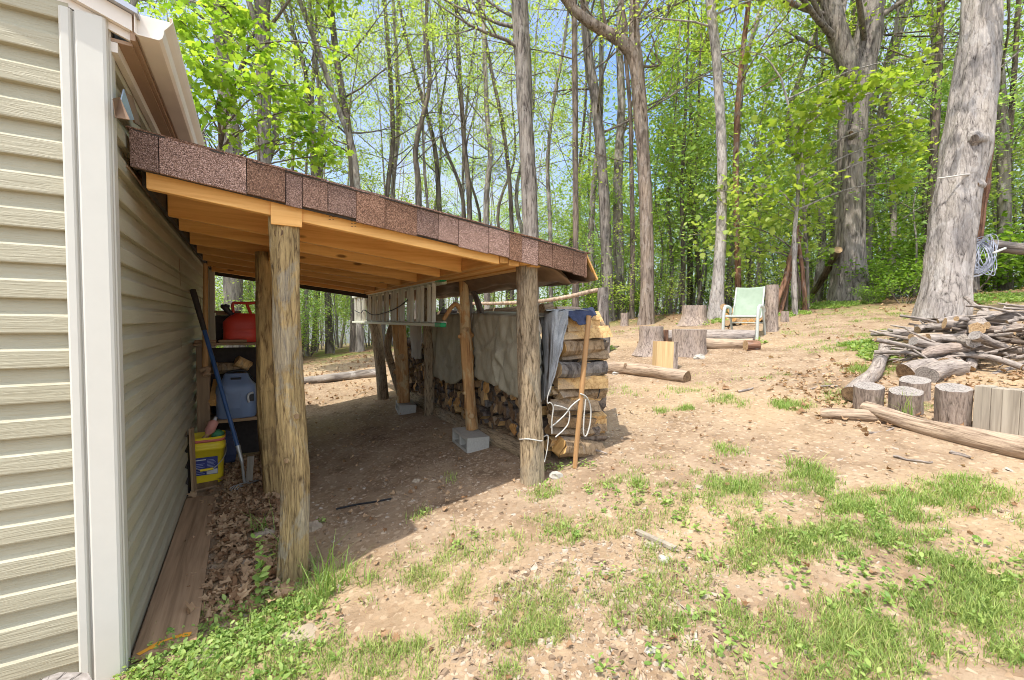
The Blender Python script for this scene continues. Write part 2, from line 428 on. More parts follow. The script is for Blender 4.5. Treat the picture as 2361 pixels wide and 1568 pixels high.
# plastics, metals, cloth
plain('red_plastic', (0.58, 0.05, 0.03), 0.45, var=0.12, scale=10, bmp=0.04)
plain('black_plastic', (0.03, 0.03, 0.032), 0.5, var=0.2)
plain('blue_jug', (0.20, 0.27, 0.42), 0.4, var=0.08, scale=7, bmp=0.04)
plain('yellow_plastic', (0.84, 0.64, 0.03), 0.4, var=0.06, scale=9, bmp=0.04)
plain('pink_band', (0.68, 0.17, 0.13), 0.45, var=0.1)
plain('label_navy', (0.045, 0.055, 0.22), 0.5, var=0.1)
plain('label_white', (0.62, 0.62, 0.62), 0.5, var=0.1, scale=60)
plain('label_print', (0.30, 0.33, 0.55), 0.5, var=0.3, scale=120)
plain('pink_bottle', (0.66, 0.30, 0.24), 0.4, var=0.1)
plain('green_ball', (0.06, 0.27, 0.12), 0.5, var=0.2)
plain('blue_handle', (0.035, 0.09, 0.23), 0.3, var=0.1)
plain('grip_black', (0.055, 0.045, 0.04), 0.75, var=0.2)
plain('tool_steel', (0.50, 0.50, 0.48), 0.45, 0.6, var=0.15)
plain('aluminium', (0.62, 0.595, 0.50), 0.5, 0.15, var=0.10, scale=14, bmp=0.05)
plain('ladder_rail', (0.60, 0.605, 0.49), 0.5, 0.1, var=0.10, scale=10, bmp=0.05)
plain('green_cap', (0.012, 0.30, 0.10), 0.4, var=0.1)
plain('cord_black', (0.02, 0.02, 0.022), 0.7, var=0.1)
plain('rope_white', (0.46, 0.44, 0.40), 0.8, var=0.15, scale=120, bmp=0.4)
plain('concrete', (0.40, 0.385, 0.345), 0.95, var=0.16, scale=60, bmp=0.5)
plain('cardboard', (0.36, 0.23, 0.13), 0.85, var=0.15)
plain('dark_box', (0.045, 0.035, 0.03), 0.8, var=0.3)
plain('paint_orange', (0.72, 0.33, 0.035), 0.6, var=0.2)
plain('chair_frame', (0.47, 0.495, 0.455), 0.4, var=0.04, bmp=0.02)
plain('wire_grey', (0.34, 0.36, 0.42), 0.5, 0.4, var=0.15)
plain('rock', (0.42, 0.385, 0.33), 0.95, var=0.2, scale=14, bmp=0.6)
m, n, b, o = nt('chair_mesh')
v = coords(n, (1, 1, 1)); w = noise(n, v, 5, 3)
setc(n, b, ramp(n, w, [(0.3, (0.215, 0.28, 0.20)), (0.7, (0.29, 0.355, 0.27))])); b.inputs['Roughness'].default_value = 0.7
bump(n, b, noise(n, coords(n, (300, 40, 300)), 1.0, 1), 0.3, 0.002)
def cloth(name, c1, c2, scale=6):
    m, n, b, o = nt(name)
    v = coords(n, (1, 1, 0.35)); a = noise(n, v, scale, 6, 0.65, 0.5)
    wv = noise(n, coords(n, (1, 1, 1)), 260, 2)
    col = mix(n, 0.25, ramp(n, a, [(0.32, c2), (0.68, c1)]), ramp(n, wv, [(0.35, c2), (0.65, c1)]))
    setc(n, b, col); b.inputs['Roughness'].default_value = 0.75; b.inputs['Specular IOR Level'].default_value = 0.25
    bump(n, b, a, 0.6, 0.015)
cloth('tarp_tan', (0.47, 0.435, 0.335), (0.22, 0.20, 0.145))
cloth('tarp_denim', (0.46, 0.475, 0.48), (0.15, 0.15, 0.155), 9)
cloth('tarp_navy', (0.06, 0.075, 0.14), (0.02, 0.025, 0.05))
cloth('tarp_pale', (0.46, 0.44, 0.39), (0.26, 0.24, 0.20))
# plants
leafmat('grass_blade', (0.13, 0.215, 0.05), (0.42, 0.49, 0.16), 0.38, 0.5, 2.0, True)
leafmat('weed_leaf', (0.13, 0.24, 0.045), (0.38, 0.48, 0.15), 0.4, 0.45, 2.0)
leafmat('maple_leaf', (0.13, 0.25, 0.025), (0.38, 0.50, 0.07), 0.55, 0.45, 0.9)
leafmat('young_leaf', (0.16, 0.27, 0.03), (0.40, 0.48, 0.09), 0.55, 0.5, 0.5)
leafmat('spring_leaf', (0.21, 0.32, 0.06), (0.47, 0.55, 0.16), 0.55, 0.55, 0.3)
leafmat('far_leaf', (0.18, 0.31, 0.085), (0.40, 0.54, 0.20), 0.55, 0.6, 0.2)
leafmat('shade_leaf', (0.09, 0.19, 0.02), (0.24, 0.37, 0.055), 0.45, 0.5, 0.4)
leafmat('dry_leaf', (0.20, 0.105, 0.05), (0.48, 0.33, 0.20), 0.15, 0.8, 3.0)
# loose stones / chips
m, n, b, o = nt('chips')
gm = N(n, 'NewGeometry')
setc(n, b, ramp(n, gm.outputs['Random Per Island'], [(0.0, (0.16, 0.105, 0.065)), (0.35, (0.32, 0.235, 0.155)), (0.7, (0.37, 0.285, 0.20)), (1.0, (0.42, 0.36, 0.29))]))
b.inputs['Roughness'].default_value = 0.95
# soil
m, n, b, o = nt('soil')
v = coords(n)
big = noise(n, v, 0.55, 4, 0.5, 0.3); med = noise(n, v, 3.4, 6, 0.65, 0.2); fine = noise(n, v, 42, 5, 0.7)
base = ramp(n, med, [(0.30, (0.20, 0.14, 0.092)), (0.47, (0.33, 0.245, 0.17)), (0.68, (0.43, 0.34, 0.245))])
sandy = ramp(n, fine, [(0.3, (0.40, 0.295, 0.185)), (0.7, (0.53, 0.415, 0.275))])
col = mix(n, ramp(n, big, [(0.46, (0, 0, 0)), (0.60, (0.8, 0.8, 0.8))]), base, sandy)
ck = voro(n, v, 46, 'F1', 'Color'); sc2 = N(n, 'SeparateColor'); n.links.new(ck, sc2.inputs[0])
chipc = ramp(n, sc2.outputs[0], [(0.0, (0.22, 0.145, 0.09)), (0.5, (0.43, 0.31, 0.2)), (1.0, (0.66, 0.55, 0.42))])
chm = math_(n, 'MULTIPLY', ramp(n, sc2.outputs[1], [(0.62, (0, 0, 0)), (0.7, (1, 1, 1))]), 0.5)
col = mix(n, chm, col, chipc)
# leaf mould under the trees, away from the worn yard
ln = N(n, 'VectorMath'); ln.operation = 'LENGTH'; n.links.new(v, ln.inputs[0])
far = ramp(n, math_(n, 'ADD', math_(n, 'MULTIPLY', ln.outputs['Value'], 0.05), math_(n, 'MULTIPLY', med, 0.16)), [(0.62, (0, 0, 0)), (0.72, (1, 1, 1))])
mould = ramp(n, fine, [(0.3, (0.13, 0.085, 0.05)), (0.7, (0.33, 0.22, 0.14))])
mould = mix(n, ramp(n, noise(n, v, 1.1, 5), [(0.45, (0, 0, 0)), (0.58, (0.75, 0.75, 0.75))]), mould, (0.13, 0.19, 0.04))
col = mix(n, far, col, mould)
col = mix(n, 1.0, col, (0.87, 0.83, 0.78), "MULTIPLY")
setc(n, b, col); b.inputs['Roughness'].default_value = 0.97; b.inputs['Specular IOR Level'].default_value = 0.1
hh = math_(n, 'ADD', math_(n, 'MULTIPLY', fine, 0.5), math_(n, 'MULTIPLY', sc2.outputs[2], 0.35))
hh = math_(n, 'ADD', hh, med)
bump(n, b, hh, 0.9, 0.025)

bark('bark_brown', (0.33, 0.265, 0.21), (0.08, 0.056, 0.042), 9, 0.14, 1.0, 0.03, (0.34, 0.29, 0.25), 0.5, 0.35, 0.6)

plain('rock_tan', (0.37, 0.30, 0.22), 0.95, var=0.25, scale=14, bmp=0.6)
# ================================================================== ground sheet
def axis_pts(segs):
    out = []
    for a, b, st in segs: out += list(np.arange(a, b-1e-6, st))
    out.append(segs[-1][1]); return np.array(out)
gx = axis_pts([(-160, -40, 20), (-40, -8, 2), (-8, -1.2, 0.3), (-1.2, 7, 0.05), (7, 16, 0.15), (16, 40, 1.0), (40, 170, 10)])
gy = axis_pts([(-40, -6, 4), (-6, -0.6, 0.3), (-0.6, 7, 0.05), (7, 16, 0.15), (16, 40, 1.0), (40, 170, 10)])
X, Y = np.meshgrid(gx, gy); Z = zg_np(X, Y)
nx, ny = len(gx), len(gy)
idx = np.arange(nx*ny).reshape(ny, nx)
F4 = np.stack([idx[:-1, :-1], idx[:-1, 1:], idx[1:, 1:], idx[1:, :-1]], -1).reshape(-1, 4)
gr = mesh_np('ground', np.stack([X, Y, Z], -1).reshape(-1, 3), F4, 'soil', None, (0, 0, 0), True)
tag(gr, 'bare brown dirt yard with stones, chips and patchy grass, rising to the woods', 'ground', kind='structure')

# ================================================================== the house
XW, YC = -0.403, 2.055
C_H = 0.115
def z_roof(x): return 2.335 - 0.37*(x+0.36)
house = empty('house', (-0.46, YC+0.05, 0), 'beige vinyl-sided house wall with white corner trim at the left of the yard', 'house')
PROF = [(0.0200, 0.0), (0.0215, 0.004), (0.0200, 0.056), (0.0030, 0.072), (-0.0010, 0.112), (0.0195, 0.1148)]   # (out, up) of one dutch-lap course
def siding_wall(z0, z1, u0, u1fn, place):
    b = MB(); k = 0; z = z0
    while z < z1:
        pts = [(o, z+u) for o, u in PROF] + [(0.0200, z+C_H)]
        us = [u0, u1fn(min(z+C_H*0.5, z1))]
        vs = [place(u, o, zz) for o, zz in pts for u in us]
        n = len(pts)
        for i in range(n-1): b.add(vs[i*2:i*2+4], [(0, 1, 3, 2)], 0)
        z += C_H
    return b
zl = OY(188/1.2711, 272.6/1.2711, YC).z
zl0 = zl - C_H*math.ceil((zl+0.12)/C_H)
bf = siding_wall(zl0, 3.5, -0.50, lambda z: max(-6.4, -3.45-(3.46-z)/0.37) if z > 2.36 else -6.4, lambda u, o, z: Vector((u, YC-o, z)))
# clip the gable: shift the inner end of courses above the eave along the rake
for i, v in enumerate(bf.v):
    lim = -0.36-(v[2]+0.02-2.335)/0.37
    if v[2] > 2.3 and v[0] > lim: bf.v[i] = (max(lim, -3.45), v[1], v[2])
bf.build('front_wall', 'siding_front', house)
zs = OX(331.5/1.2711, 473/1.2711, XW).z
zs0 = zs - C_H*math.ceil((zs+0.02)/C_H)
siding_wall(zs0, 2.24, YC+0.02, lambda z: 6.2, lambda u, o, z: Vector((XW-0.021+o, u, z))).build('side_wall', 'siding_side', house)
b = MB()
b.box((-3.45, 4.15, 1.1), (5.98, 4.05, 2.3)); b.build('wall_core', 'siding_side', house)
b = MB()  # vertical seams where the siding lengths overlap
for (yy, z0, z1) in ((3.72, 1.62, 1.70), (3.74, 1.52, 1.615), (3.72, 1.09, 1.16), (5.2, 1.40, 1.50)):
    b = MB(); b.box((XW+0.001, yy, (z0+z1)/2), (0.003, 0.003, z1-z0)); b.build('siding_seam', 'felt_brown', house)
# corner trim: broad face, rounded bead, return along the side wall
b = MB()
zt = 2.315
prof = [(-0.522, YC-0.012), (-0.522, YC-0.030), (-0.516, YC-0.035), (-0.498, YC-0.035), (-0.493, YC-0.031), (-0.490, YC-0.020), (-0.486, YC-0.020), (-0.483, YC-0.032), (-0.478, YC-0.035),
        (-0.414, YC-0.035), (-0.406, YC-0.031), (-0.402, YC-0.022), (-0.402, YC-0.008), (-0.3985, YC-0.004), (-0.3985, YC+0.045), (-0.400, YC+0.05), (-0.41, YC+0.05)]
vs = [Vector((x, y, z)) for z in (-0.06, zt) for x, y in prof]; n_ = len(prof)
b.add(vs, [(i, i+1, n_+i+1, n_+i) for i in range(n_-1)] + [tuple(range(n_, 2*n_))], 0)
b.build('corner_trim', 'trim_white', house)
b = MB(); b.box((XW+0.012, 6.16, 1.1), (0.03, 0.10, 2.26)); b.build('corner_trim', 'trim_white', house)
b = MB(); b.box((XW+0.045, 6.02, 1.05), (0.055, 0.07, 2.3), None, 0, 0.008); b.build('downspout', 'trim_white', house)
# rake, roof, eave, gutter
def slope_box(b, x0, x1, y0, y1, dz0, dz1, mi=0):
    vs = []
    for x in (x0, x1):
        for y in (y0, y1):
            for dz in (dz0, dz1): vs.append(Vector((x, y, z_roof(x)+dz)))
    b.add(vs, [(0, 1, 3, 2), (4, 6, 7, 5), (0, 4, 5, 1), (2, 3, 7, 6), (0, 2, 6, 4), (1, 5, 7, 3)], mi)
b = MB(); slope_box(b, -3.45, -0.335, 2.012, 2.052, -0.035, 0.02); slope_box(b, -3.45, -0.345, 2.036, 2.05, -0.062, -0.036)
b.build('rake_board', 'gutter_enamel', house)
b = MB(); slope_box(b, -3.45, -0.315, 1.985, 6.35, 0.022, 0.04)
vs = [Vector((-6.6, y, z_roof(-3.45)+0.031-0.37*3.15+dz)) for y in (1.985, 6.35) for dz in (0, 0.018)] + [Vector((-3.452, y, z_roof(-3.45)+0.022+dz)) for y in (1.985, 6.35) for dz in (0, 0.018)]
b.add(vs, [(0, 1, 3, 2), (4, 6, 7, 5), (0, 4, 5, 1), (2, 3, 7, 6), (0, 2, 6, 4), (1, 5, 7, 3)])
rf = b.build('roof', 'roof_metal', house)
b = MB()
for k in range(12): slope_box(b, -3.4, -0.32, 2.15+k*0.36, 2.18+k*0.36, 0.041, 0.058)
b.build('roof_rib', 'roof_metal', rf)
b = MB(); b.box((-0.372, 4.15, 2.262), (0.062, 4.2, 0.012)); b.build('soffit', 'soffit_brown', house)
b = MB(); b.box((XW+0.012, 4.15, 2.238), (0.02, 4.2, 0.034)); b.build('frieze_strip', 'gutter_enamel', house)
b = MB(); b.box((-0.335, 4.15, 2.305), (0.014, 4.26, 0.085)); b.build('eave_board', 'soffit_brown', house)
gp = [(-0.326, 2.362), (-0.326, 2.285), (-0.318, 2.279), (-0.262, 2.279), (-0.253, 2.287), (-0.249, 2.30), (-0.246, 2.318), (-0.238, 2.328), (-0.232, 2.336), (-0.222, 2.352), (-0.222, 2.364), (-0.232, 2.366)]
b = MB(); n_ = len(gp)
vs = [Vector((x, y, z)) for y in (2.0, 6.3) for x, z in gp]
b.add(vs, [(i, i+1, n_+i+1, n_+i) for i in range(n_-1)])
gut = b.build('gutter', 'gutter_enamel', house, solid=0.003)
b = MB(); b.add([Vector((x, 2.03, z)) for x, z in gp], [tuple(range(n_))]); b.build('end_cap', 'gutter_enamel', gut, solid=0.003)

# ================================================================== the lean-to
def z_top(x): return 2.05 - 0.118*(x+0.44)
def z_raf(x): return 1.787 - 0.108*x
YF, YB = 2.262, 6.14
lean = empty('lean_to', (0.9, 2.4, 0.1), 'open wood-framed lean-to shelter on log posts with a shingled roof edge', 'lean-to')
RY = [2.325, 2.87, 3.28, 3.84, 4.33, 4.84, 5.36, 5.92]
for i, y in enumerate(RY):
    b = MB(); x0, x1 = -0.352, 1.30
    vs = []
    for x in (x0, x1):
        for yy in (y-0.019, y+0.019):
            vs += [Vector((x, yy, z_raf(x))), Vector((x, yy, z_top(x)-0.030))]
    b.add(vs, [(0, 1, 3, 2), (4, 6, 7, 5), (0, 4, 5, 1), (2, 3, 7, 6), (0, 2, 6, 4), (1, 5, 7, 3)])
    b.build('rafter', 'pine_x', lean, bevel=0.003)
b = MB(); b.box((-0.368, (2.36+YB)/2, 1.905), (0.02, YB-2.42, 0.11)); b.build('gap_shade', 'felt_black', lean)  # black strip paints the shade in the gap behind the rafter ends
for (x0, x1, dz) in ((1.302, 1.36, 0.0), (1.363, 1.44, -0.012), (1.443, 1.52, 0.004), (1.523, 1.60, -0.006)):
    b = MB(); b.box(((x0+x1)/2, (2.29+YB)/2, 1.655+dz+0.075), (x1-x0, YB-2.31, 0.15)); b.build('beam', 'pine_y', lean, bevel=0.003)
b = MB(); b.box((0.165, (2.6+5.2)/2, z_raf(0.165)-0.025), (0.085, 2.6, 0.06)); b.build('beam', 'pine_y', lean)
b = MB(); b.box((0.155, 2.300, 1.795), (0.13, 0.014, 0.12)); b.build('splice_block', 'pine_x', lean, bevel=0.002)
def rslab(b, x0, x1, y0, y1, t0, t1, mi=0):
    vs = [Vector((x, y, z_top(x)+t)) for x in (x0, x1) for y in (y0, y1) for t in (t0, t1)]
    b.add(vs, [(0, 1, 3, 2), (4, 6, 7, 5), (0, 4, 5, 1), (2, 3, 7, 6), (0, 2, 6, 4), (1, 5, 7, 3)], mi)
b = MB(); rslab(b, -0.385, 1.95, 2.283, YB, -0.028, -0.014); b.build('roof_deck', 'sheathing', lean)
b = MB(); rslab(b, -0.385, 1.945, 2.268, 2.281, -0.155, -0.014); b.build('fascia_board', 'felt_black', lean)
b = MB(); rslab(b, -0.385, 1.9, YB-0.03, YB+0.01, -0.24, -0.016); b.build('fascia_board', 'felt_black', lean)
b = MB(); b.box((1.66, (2.4+YB)/2, 1.70), (0.06, YB-2.5, 0.035)); b.build('eave_batten', 'osb_edge_red', lean)
# shingles: fascia tabs
def tabbed(b, tabs, name, parent):
    o = b.build(name, 'shingle', parent)
    at = o.data.attributes.new('tab', 'FLOAT', 'FACE')
    per = len(o.data.polygons)//len(tabs)
    at.data.foreach_set('value', np.repeat(np.array(tabs, np.float32), per))
    return o
b = MB(); tabs = []; x = -0.392; q = random.Random(5)
ws = [0.09, 0.30, 0.15, 0.07, 0.11, 0.13, 0.14, 0.17, 0.12, 0.12, 0.19, 0.14, 0.09, 0.12, 0.11, 0.17, 0.10]
k = 0
while x < 1.93:
    w = ws[k % len(ws)]; x1 = min(x+w, 1.945); k += 1
    t = q.uniform(0.15, 1.0); hb = 0.150+0.012*((x+0.4)/2.3)+q.uniform(-0.010, 0.008); th = q.uniform(0.0, 0.008)
    vs = [Vector((xx, yy, z_top(xx)+zz)) for xx in (x+0.0016, x1-0.0016) for yy in (YF-0.006-th, YF+0.004) for zz in (-hb, -0.004)]
    b.add(vs, [(0, 1, 3, 2), (4, 6, 7, 5), (0, 4, 5, 1), (2, 3, 7, 6), (0, 2, 6, 4), (1, 5, 7, 3)])
    tabs.append(t); x = x1
tabbed(b, tabs, 'fascia_shingles', lean)
b = MB(); tabs = []
for r in range(17):          # roof courses run along the eave, each lapping the one below
    xa, xb = -0.40+r*0.14, -0.40+r*0.14+0.30
    xb = min(xb, 1.97)
    y = 2.247+q.uniform(-0.004, 0.004)
    while y < YB+0.02:
        w = q.choice([0.14, 0.18, 0.24, 0.3]); y1 = min(y+w, YB+0.02)
        j = q.uniform(-0.006, 0.006); l0, l1 = 0.0, 0.005+q.uniform(0, 0.003)
        vs = []
        for xx, lift in ((xa+j, l0), (xb+j*0.4, l1)):
            for yy in (y+0.0008, y1-0.0008):
                for t in (0.0, 0.005): vs.append(Vector((xx, yy, z_top(xx)-0.008+lift+t)))
        b.add(vs, [(0, 1, 3, 2), (4, 6, 7, 5), (0, 4, 5, 1), (2, 3, 7, 6), (0, 2, 6, 4), (1, 5, 7, 3)])
        tabs.append(q.uniform(0, 1)); y = y1
tabbed(b, tabs, 'roof_shingles', lean)
b = MB()    # black starter strip peeking out along the rake
for k in range(46):
    xx = -0.38+k*0.05; d = 0.004*mnoise.noise(Vector((k*0.7, 1, 2)))
    vs = [Vector((xa, yy, z_top(xa)+zz)) for xa in (xx, xx+0.049) for yy in (2.249+d, 2.30) for zz in (-0.012, -0.004)]
    b.add(vs, [(0, 1, 3, 2), (4, 6, 7, 5), (0, 4, 5, 1), (2, 3, 7, 6), (0, 2, 6, 4), (1, 5, 7, 3)])
b.build('starter_strip', 'felt_black', lean)
# eave: turned-down flap with a wood edge, and sagging felt under the overhang
b = MB()
def flap(u, v):
    y = 2.272+(YB-2.30)*v
    w = 0.012*mnoise.noise(Vector((u*3, y*2.1, 1.0)))
    return Vector((1.945+0.105*u+w, y, z_top(1.945)-0.006-0.145*u-0.03*u*u+w))
b.grid(flap, 8, 60); b.build('eave_flap', 'felt_brown', lean, solid=0.006)
b = MB(); b.bar((1.95, 2.272, z_top(1.95)-0.014), (2.053, 2.272, z_top(1.95)-0.172), 0.012, 0.02, (0, 1, 0)); b.build('flap_edge', 'pine_x', lean)
b = MB()
def felt(u, v):
    y = 2.33+(YB-2.40)*v; x = 1.61+0.43*u
    sag = 0.075*mnoise.noise(Vector((u*2.5, y*2.1, 4.0)))+0.035*mnoise.noise(Vector((u*7, y*5, 2.0)))
    return Vector((x, y, 1.665-0.075*u-0.03*math.sin(math.pi*u)+sag*(0.35+0.65*math.sin(math.pi*min(1, u*0.9+0.1)))))
b.grid(felt, 14, 90); b.build('underlay_felt', 'felt_brown', lean, solid=0.004)
for (y0, x0, x1, dz) in ((2.40, 1.72, 1.93, 0.01), (2.46, 1.80, 2.02, -0.005), (2.62, 1.70, 1.98, 0.0)):
    b = MB(); b.bar((x0, y0, 1.70+dz), (x1, y0+0.12, 1.625+dz), 0.05, 0.012); b.build('lath', 'old_plank_x', lean)
# flashing and shingle scraps turned up against the wall
b = MB()
b.add([OX(352/1.2711, 300/1.2711, XW+0.025), OX(362/1.2711, 262/1.2711, XW+0.03), OX(392/1.2711, 352/1.2711, XW+0.035), OX(378/1.2711, 352/1.2711, XW+0.05)], [(0, 1, 2, 3)])
b.build('flashing', 'flashing_blue', lean, solid=0.004)
b = MB()
b.add([OX(330/1.2711, 290/1.2711, XW+0.02), OX(350/1.2711, 285/1.2711, XW+0.03), OX(380/1.2711, 352/1.2711, XW+0.06), OX(338/1.2711, 345/1.2711, XW+0.02)], [(0, 1, 2, 3)])
b.build('step_shingle', 'felt_brown', lean, solid=0.006)
b = MB()
b.add([OX(364/1.2711, 270/1.2711, XW+0.022), OX(386/1.2711, 282/1.2711, XW+0.022), OX(412/1.2711, 372/1.2711, XW+0.03), OX(394/1.2711, 360/1.2711, XW+0.03)], [(0, 1, 2, 3)])
b.build('step_shingle', 'felt_brown', lean, solid=0.006)
b = MB(); b.tube([Vector((XW+0.02, y, OX(331.5/1.2711, 473/1.2711, XW).z+0.012+0.003*math.sin(y*9))) for y in np.linspace(2.15, 5.9, 40)], 0.004, 6); b.build('wall_cable', 'felt_brown', lean)
# posts
def post(base, top, r0, r1, mat, seed, n=40, rings=110, rough=0.10, sway=0.02, knots=(), peg=None, lean_pts=None, part='post'):
    b = MB(); base, top = Vector(base), Vector(top)
    pts = [base] + ([base.lerp(top, t)+Vector((dx, dy, 0)) for t, dx, dy in lean_pts] if lean_pts else [base.lerp(top, 0.5)+Vector((sway, 0, 0))]) + [top]
    path = spline(pts, rings); rr = lerpl([r0*1.05, r0, (r0+r1)/2, r1], rings)
    b.tube(path, rr, n, 0, True, 1, rough, 9, 0.16, seed, True, 1.0, Vector((1, 0, 0)))
    for (t, ang, rk, out) in knots:
        p = path[int(t*(rings-1))]; d = Vector((math.cos(ang), math.sin(ang), 0.12))
        b.tube([p+d*r0*0.55, p+d*(r0*0.95), p+d*(r0+out)], [rk*1.25, rk, rk*0.62], 12, 0, True, 1, 0.12, 6, 0.3, seed+3)
    if peg: b.tube(spline(peg[0], 12), lerpl(peg[1], 12), 12, 0, True, 1, 0.08, 6, 0.2, seed)
    return b.build(part, [mat, 'end_tan' if mat == 'cedar_post' else 'end_dark'], lean)
p1 = G(672, 1300); p1 = Vector((0.166, 2.375, 0.0)); p1.z = zg(p1.x, p1.y)-0.03
post(p1, (OY(658, 500, 2.36).x, 2.362, 1.80), 0.055, 0.057, 'bark_post', 1.0, rough=0.32, lean_pts=[(0.15, 0.014, 0), (0.3, 0.022, 0), (0.45, 0.008, 0), (0.75, -0.002, 0)], knots=((0.955, -2.1, 0.03, 0.004), (0.30, 0.1, 0.03, 0.012), (0.62, -1.2, 0.022, 0.006), (0.17, -0.4, 0.026, 0.010), (0.48, -2.2, 0.018, 0.006)))
p1b = G(629, 1142); post((p1b.x, p1b.y, p1b.z-0.03), (p1b.x-0.045, p1b.y+0.0, 1.775), 0.060, 0.050, 'bark_post_rot', 2.2, rough=0.26, lean_pts=[(0.4, -0.012, 0), (0.7, 0.0, 0)])
p2 = Vector((1.637, 2.415, 0)); p2.z = zg(p2.x, p2.y)-0.03
post(p2, (OY(1214, 615, 2.40).x, 2.40, 1.672), 0.074, 0.068, 'bark_grey_brown', 3.1, rough=0.16, lean_pts=[(0.5, -0.006, 0)])
blk = G(1082, 1047)
bA = Vector((blk.x+0.10, blk.y+0.20, 0)); bA.z = zg(bA.x, bA.y)
p3 = G(1078, 1004); p3b = Vector((bA.x+0.05, bA.y+0.06, bA.z+0.118))
tip = OX(1020, 735, 1.50)
post(p3b, AT(1068, 640, depth(p3b)), 0.050, 0.042, 'cedar_post', 4.4, rough=0.20, sway=-0.012, knots=((0.10, -1.95, 0.034, 0.010), (0.66, -1.9, 0.03, 0.008), (0.62, 0.1, 0.035, 0.022), (0.61, 2.9, 0.022, 0.02), (0.24, 3.3, 0.02, 0.015)),
     peg=([p3b.lerp(AT(1068, 640, depth(p3b)), 0.70), p3b.lerp(AT(1068, 640, depth(p3b)), 0.80)+Vector((-0.09, 0.0, 0.03)), AT(1022, 737, depth(p3b)-0.02)], [0.028, 0.021, 0.018]))
p4 = G(990, 955); post((p4.x, p4.y, p4.z-0.03), (p4.x-0.04, p4.y, 1.66), 0.056, 0.05, 'bark_grey_brown', 5.2, 24, 70, 0.10, 0.01, knots=((0.42, 2.8, 0.03, 0.02),))
p5 = G(927, 948); p5b = Vector((p5.x+0.02, p5.y, zg(p5.x, p5.y)+0.105))
post(p5b, AT(913, 690, depth(p5b)), 0.075, 0.085, 'cedar_post', 6.1, 28, 80, 0.16, 0.02, knots=((0.45, -1.9, 0.05, 0.01), (0.3, 2.6, 0.04, 0.03)))
p6 = G(884, 920); post((p6.x, p6.y, p6.z-0.03), AT(855, 690, depth(p6)), 0.07, 0.075, 'bark_grey_brown', 7.7, 24, 70, 0.10, 0.02)
# fork limb growing out beside the far post
b = MB(); s0 = AT(905, 860, depth(p5)+0.25)
b.tube(spline([AT(935, 935, depth(p5)+0.1), AT(905, 850, depth(p5)+0.2), AT(893, 800, depth(p5)+0.25), AT(905, 740, depth(p5)+0.2)], 30), lerpl([0.06, 0.05, 0.045, 0.035], 30), 14, 0, True, 1, 0.18, 8, 0.2, 1.7)
b.build('brace', ['bark_grey_brown', 'end_dark'], lean)

def cinder_block(loc, rz, dims, label):
    b = MB(); L, D, H = dims; w = 0.03
    # outer shell with two cores running front to back
    xs = [-L/2, -L/2+w, -w/2, w/2, L/2-w, L/2]; zs_ = [0, w*0.8, H-w*0.8, H]
    for i in range(5):
        for j in range(3):
            if i in (1, 3) and j == 1: continue
            b.box(((xs[i]+xs[i+1])/2, 0, (zs_[j]+zs_[j+1])/2), (xs[i+1]-xs[i], D, zs_[j+1]-zs_[j]))
    for sx in (-1, 1): b.box((sx*(L/4), 0, H/2), (L/2-w*1.5, 0.02, H-w*1.6))
    o = b.build('cinder_block', 'concrete', None, (0, 0, 0))
    o.location = loc; o.rotation_euler = (R(1.5), R(-1), rz)
    return tag(o, label, 'cinder block', 'cinder blocks under the shelter posts')
cinder_block((bA.x, bA.y, bA.z-0.012), R(86), (0.37, 0.20, 0.125), 'grey cinder block with two open cores under the peeled cedar post')
cinder_block((p5b.x+0.02, p5b.y, p5b.z-0.112), R(80), (0.34, 0.20, 0.11), 'small far cinder block under the knotty post at the back of the shelter')

# faint grade stamps on the front rafter
for px, py in ((765, 500), (816, 516)):
    for k in range(3):
        for j in range(2):
            p = OY(px-5+j*8, py-6+k*6, 2.3055); b = MB(); b.box(p, (0.010-0.003*((k+j) % 2), 0.0008, 0.0035)); b.build('stamp_mark', 'felt_brown', bpy.data.objects['rafter'])
# ================================================================== things kept under the lean-to
P = lambda x, y: (x/1.2711, y/1.2711)       # from full-size photo measurements
# --- shelf rack
SY0, SY1 = 4.42, 4.80
rack = empty('shelf_rack', (-0.15, 4.6, 0), 'rough two-tier timber shelf rack against the house wall behind the log posts', 'shelf rack')
zt1 = OY(500, 791, SY0).z; zt2 = OY(545, 966, SY0).z
def plank(x0, x1, y0, y1, z, th, name, mat='old_plank_x', parent=rack):
    b = MB(); b.box(((x0+x1)/2, (y0+y1)/2, z-th/2), (x1-x0, y1-y0, th)); return b.build(name, mat, parent, bevel=0.003)
plank(XW+0.005, 0.14, SY0, SY1, zt1, 0.022, 'shelf')
plank(-0.33, 0.14, SY0+0.0, SY1, zt2, 0.025, 'shelf')
plank(XW+0.012, -0.24, SY0+0.01, SY0+0.10, zt1+0.024, 0.022, 'cleat'); plank(-0.225, -0.02, SY0+0.01, SY0+0.15, zt1+0.026, 0.024, 'cleat')
for (x0, x1, y) in ((XW+0.02, XW+0.11, SY0+0.02), (0.07, 0.12, SY0+0.04), (XW+0.03, XW+0.10, SY1-0.06), (0.07, 0.12, SY1-0.05)):
    b = MB(); b.box(((x0+x1)/2, y+0.02, zt1/2-0.02), (x1-x0, 0.04, zt1-0.01)); b.build('upright', 'old_plank_z', rack, bevel=0.004)
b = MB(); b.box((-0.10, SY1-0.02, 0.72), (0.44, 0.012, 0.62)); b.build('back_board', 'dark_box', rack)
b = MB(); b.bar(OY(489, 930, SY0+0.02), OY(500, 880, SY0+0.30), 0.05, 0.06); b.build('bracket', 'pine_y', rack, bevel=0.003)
b = MB(); b.box((-0.13, SY1-0.03, 0.20), (0.46, 0.02, 0.34)); b.build('back_board', 'dark_box', rack)
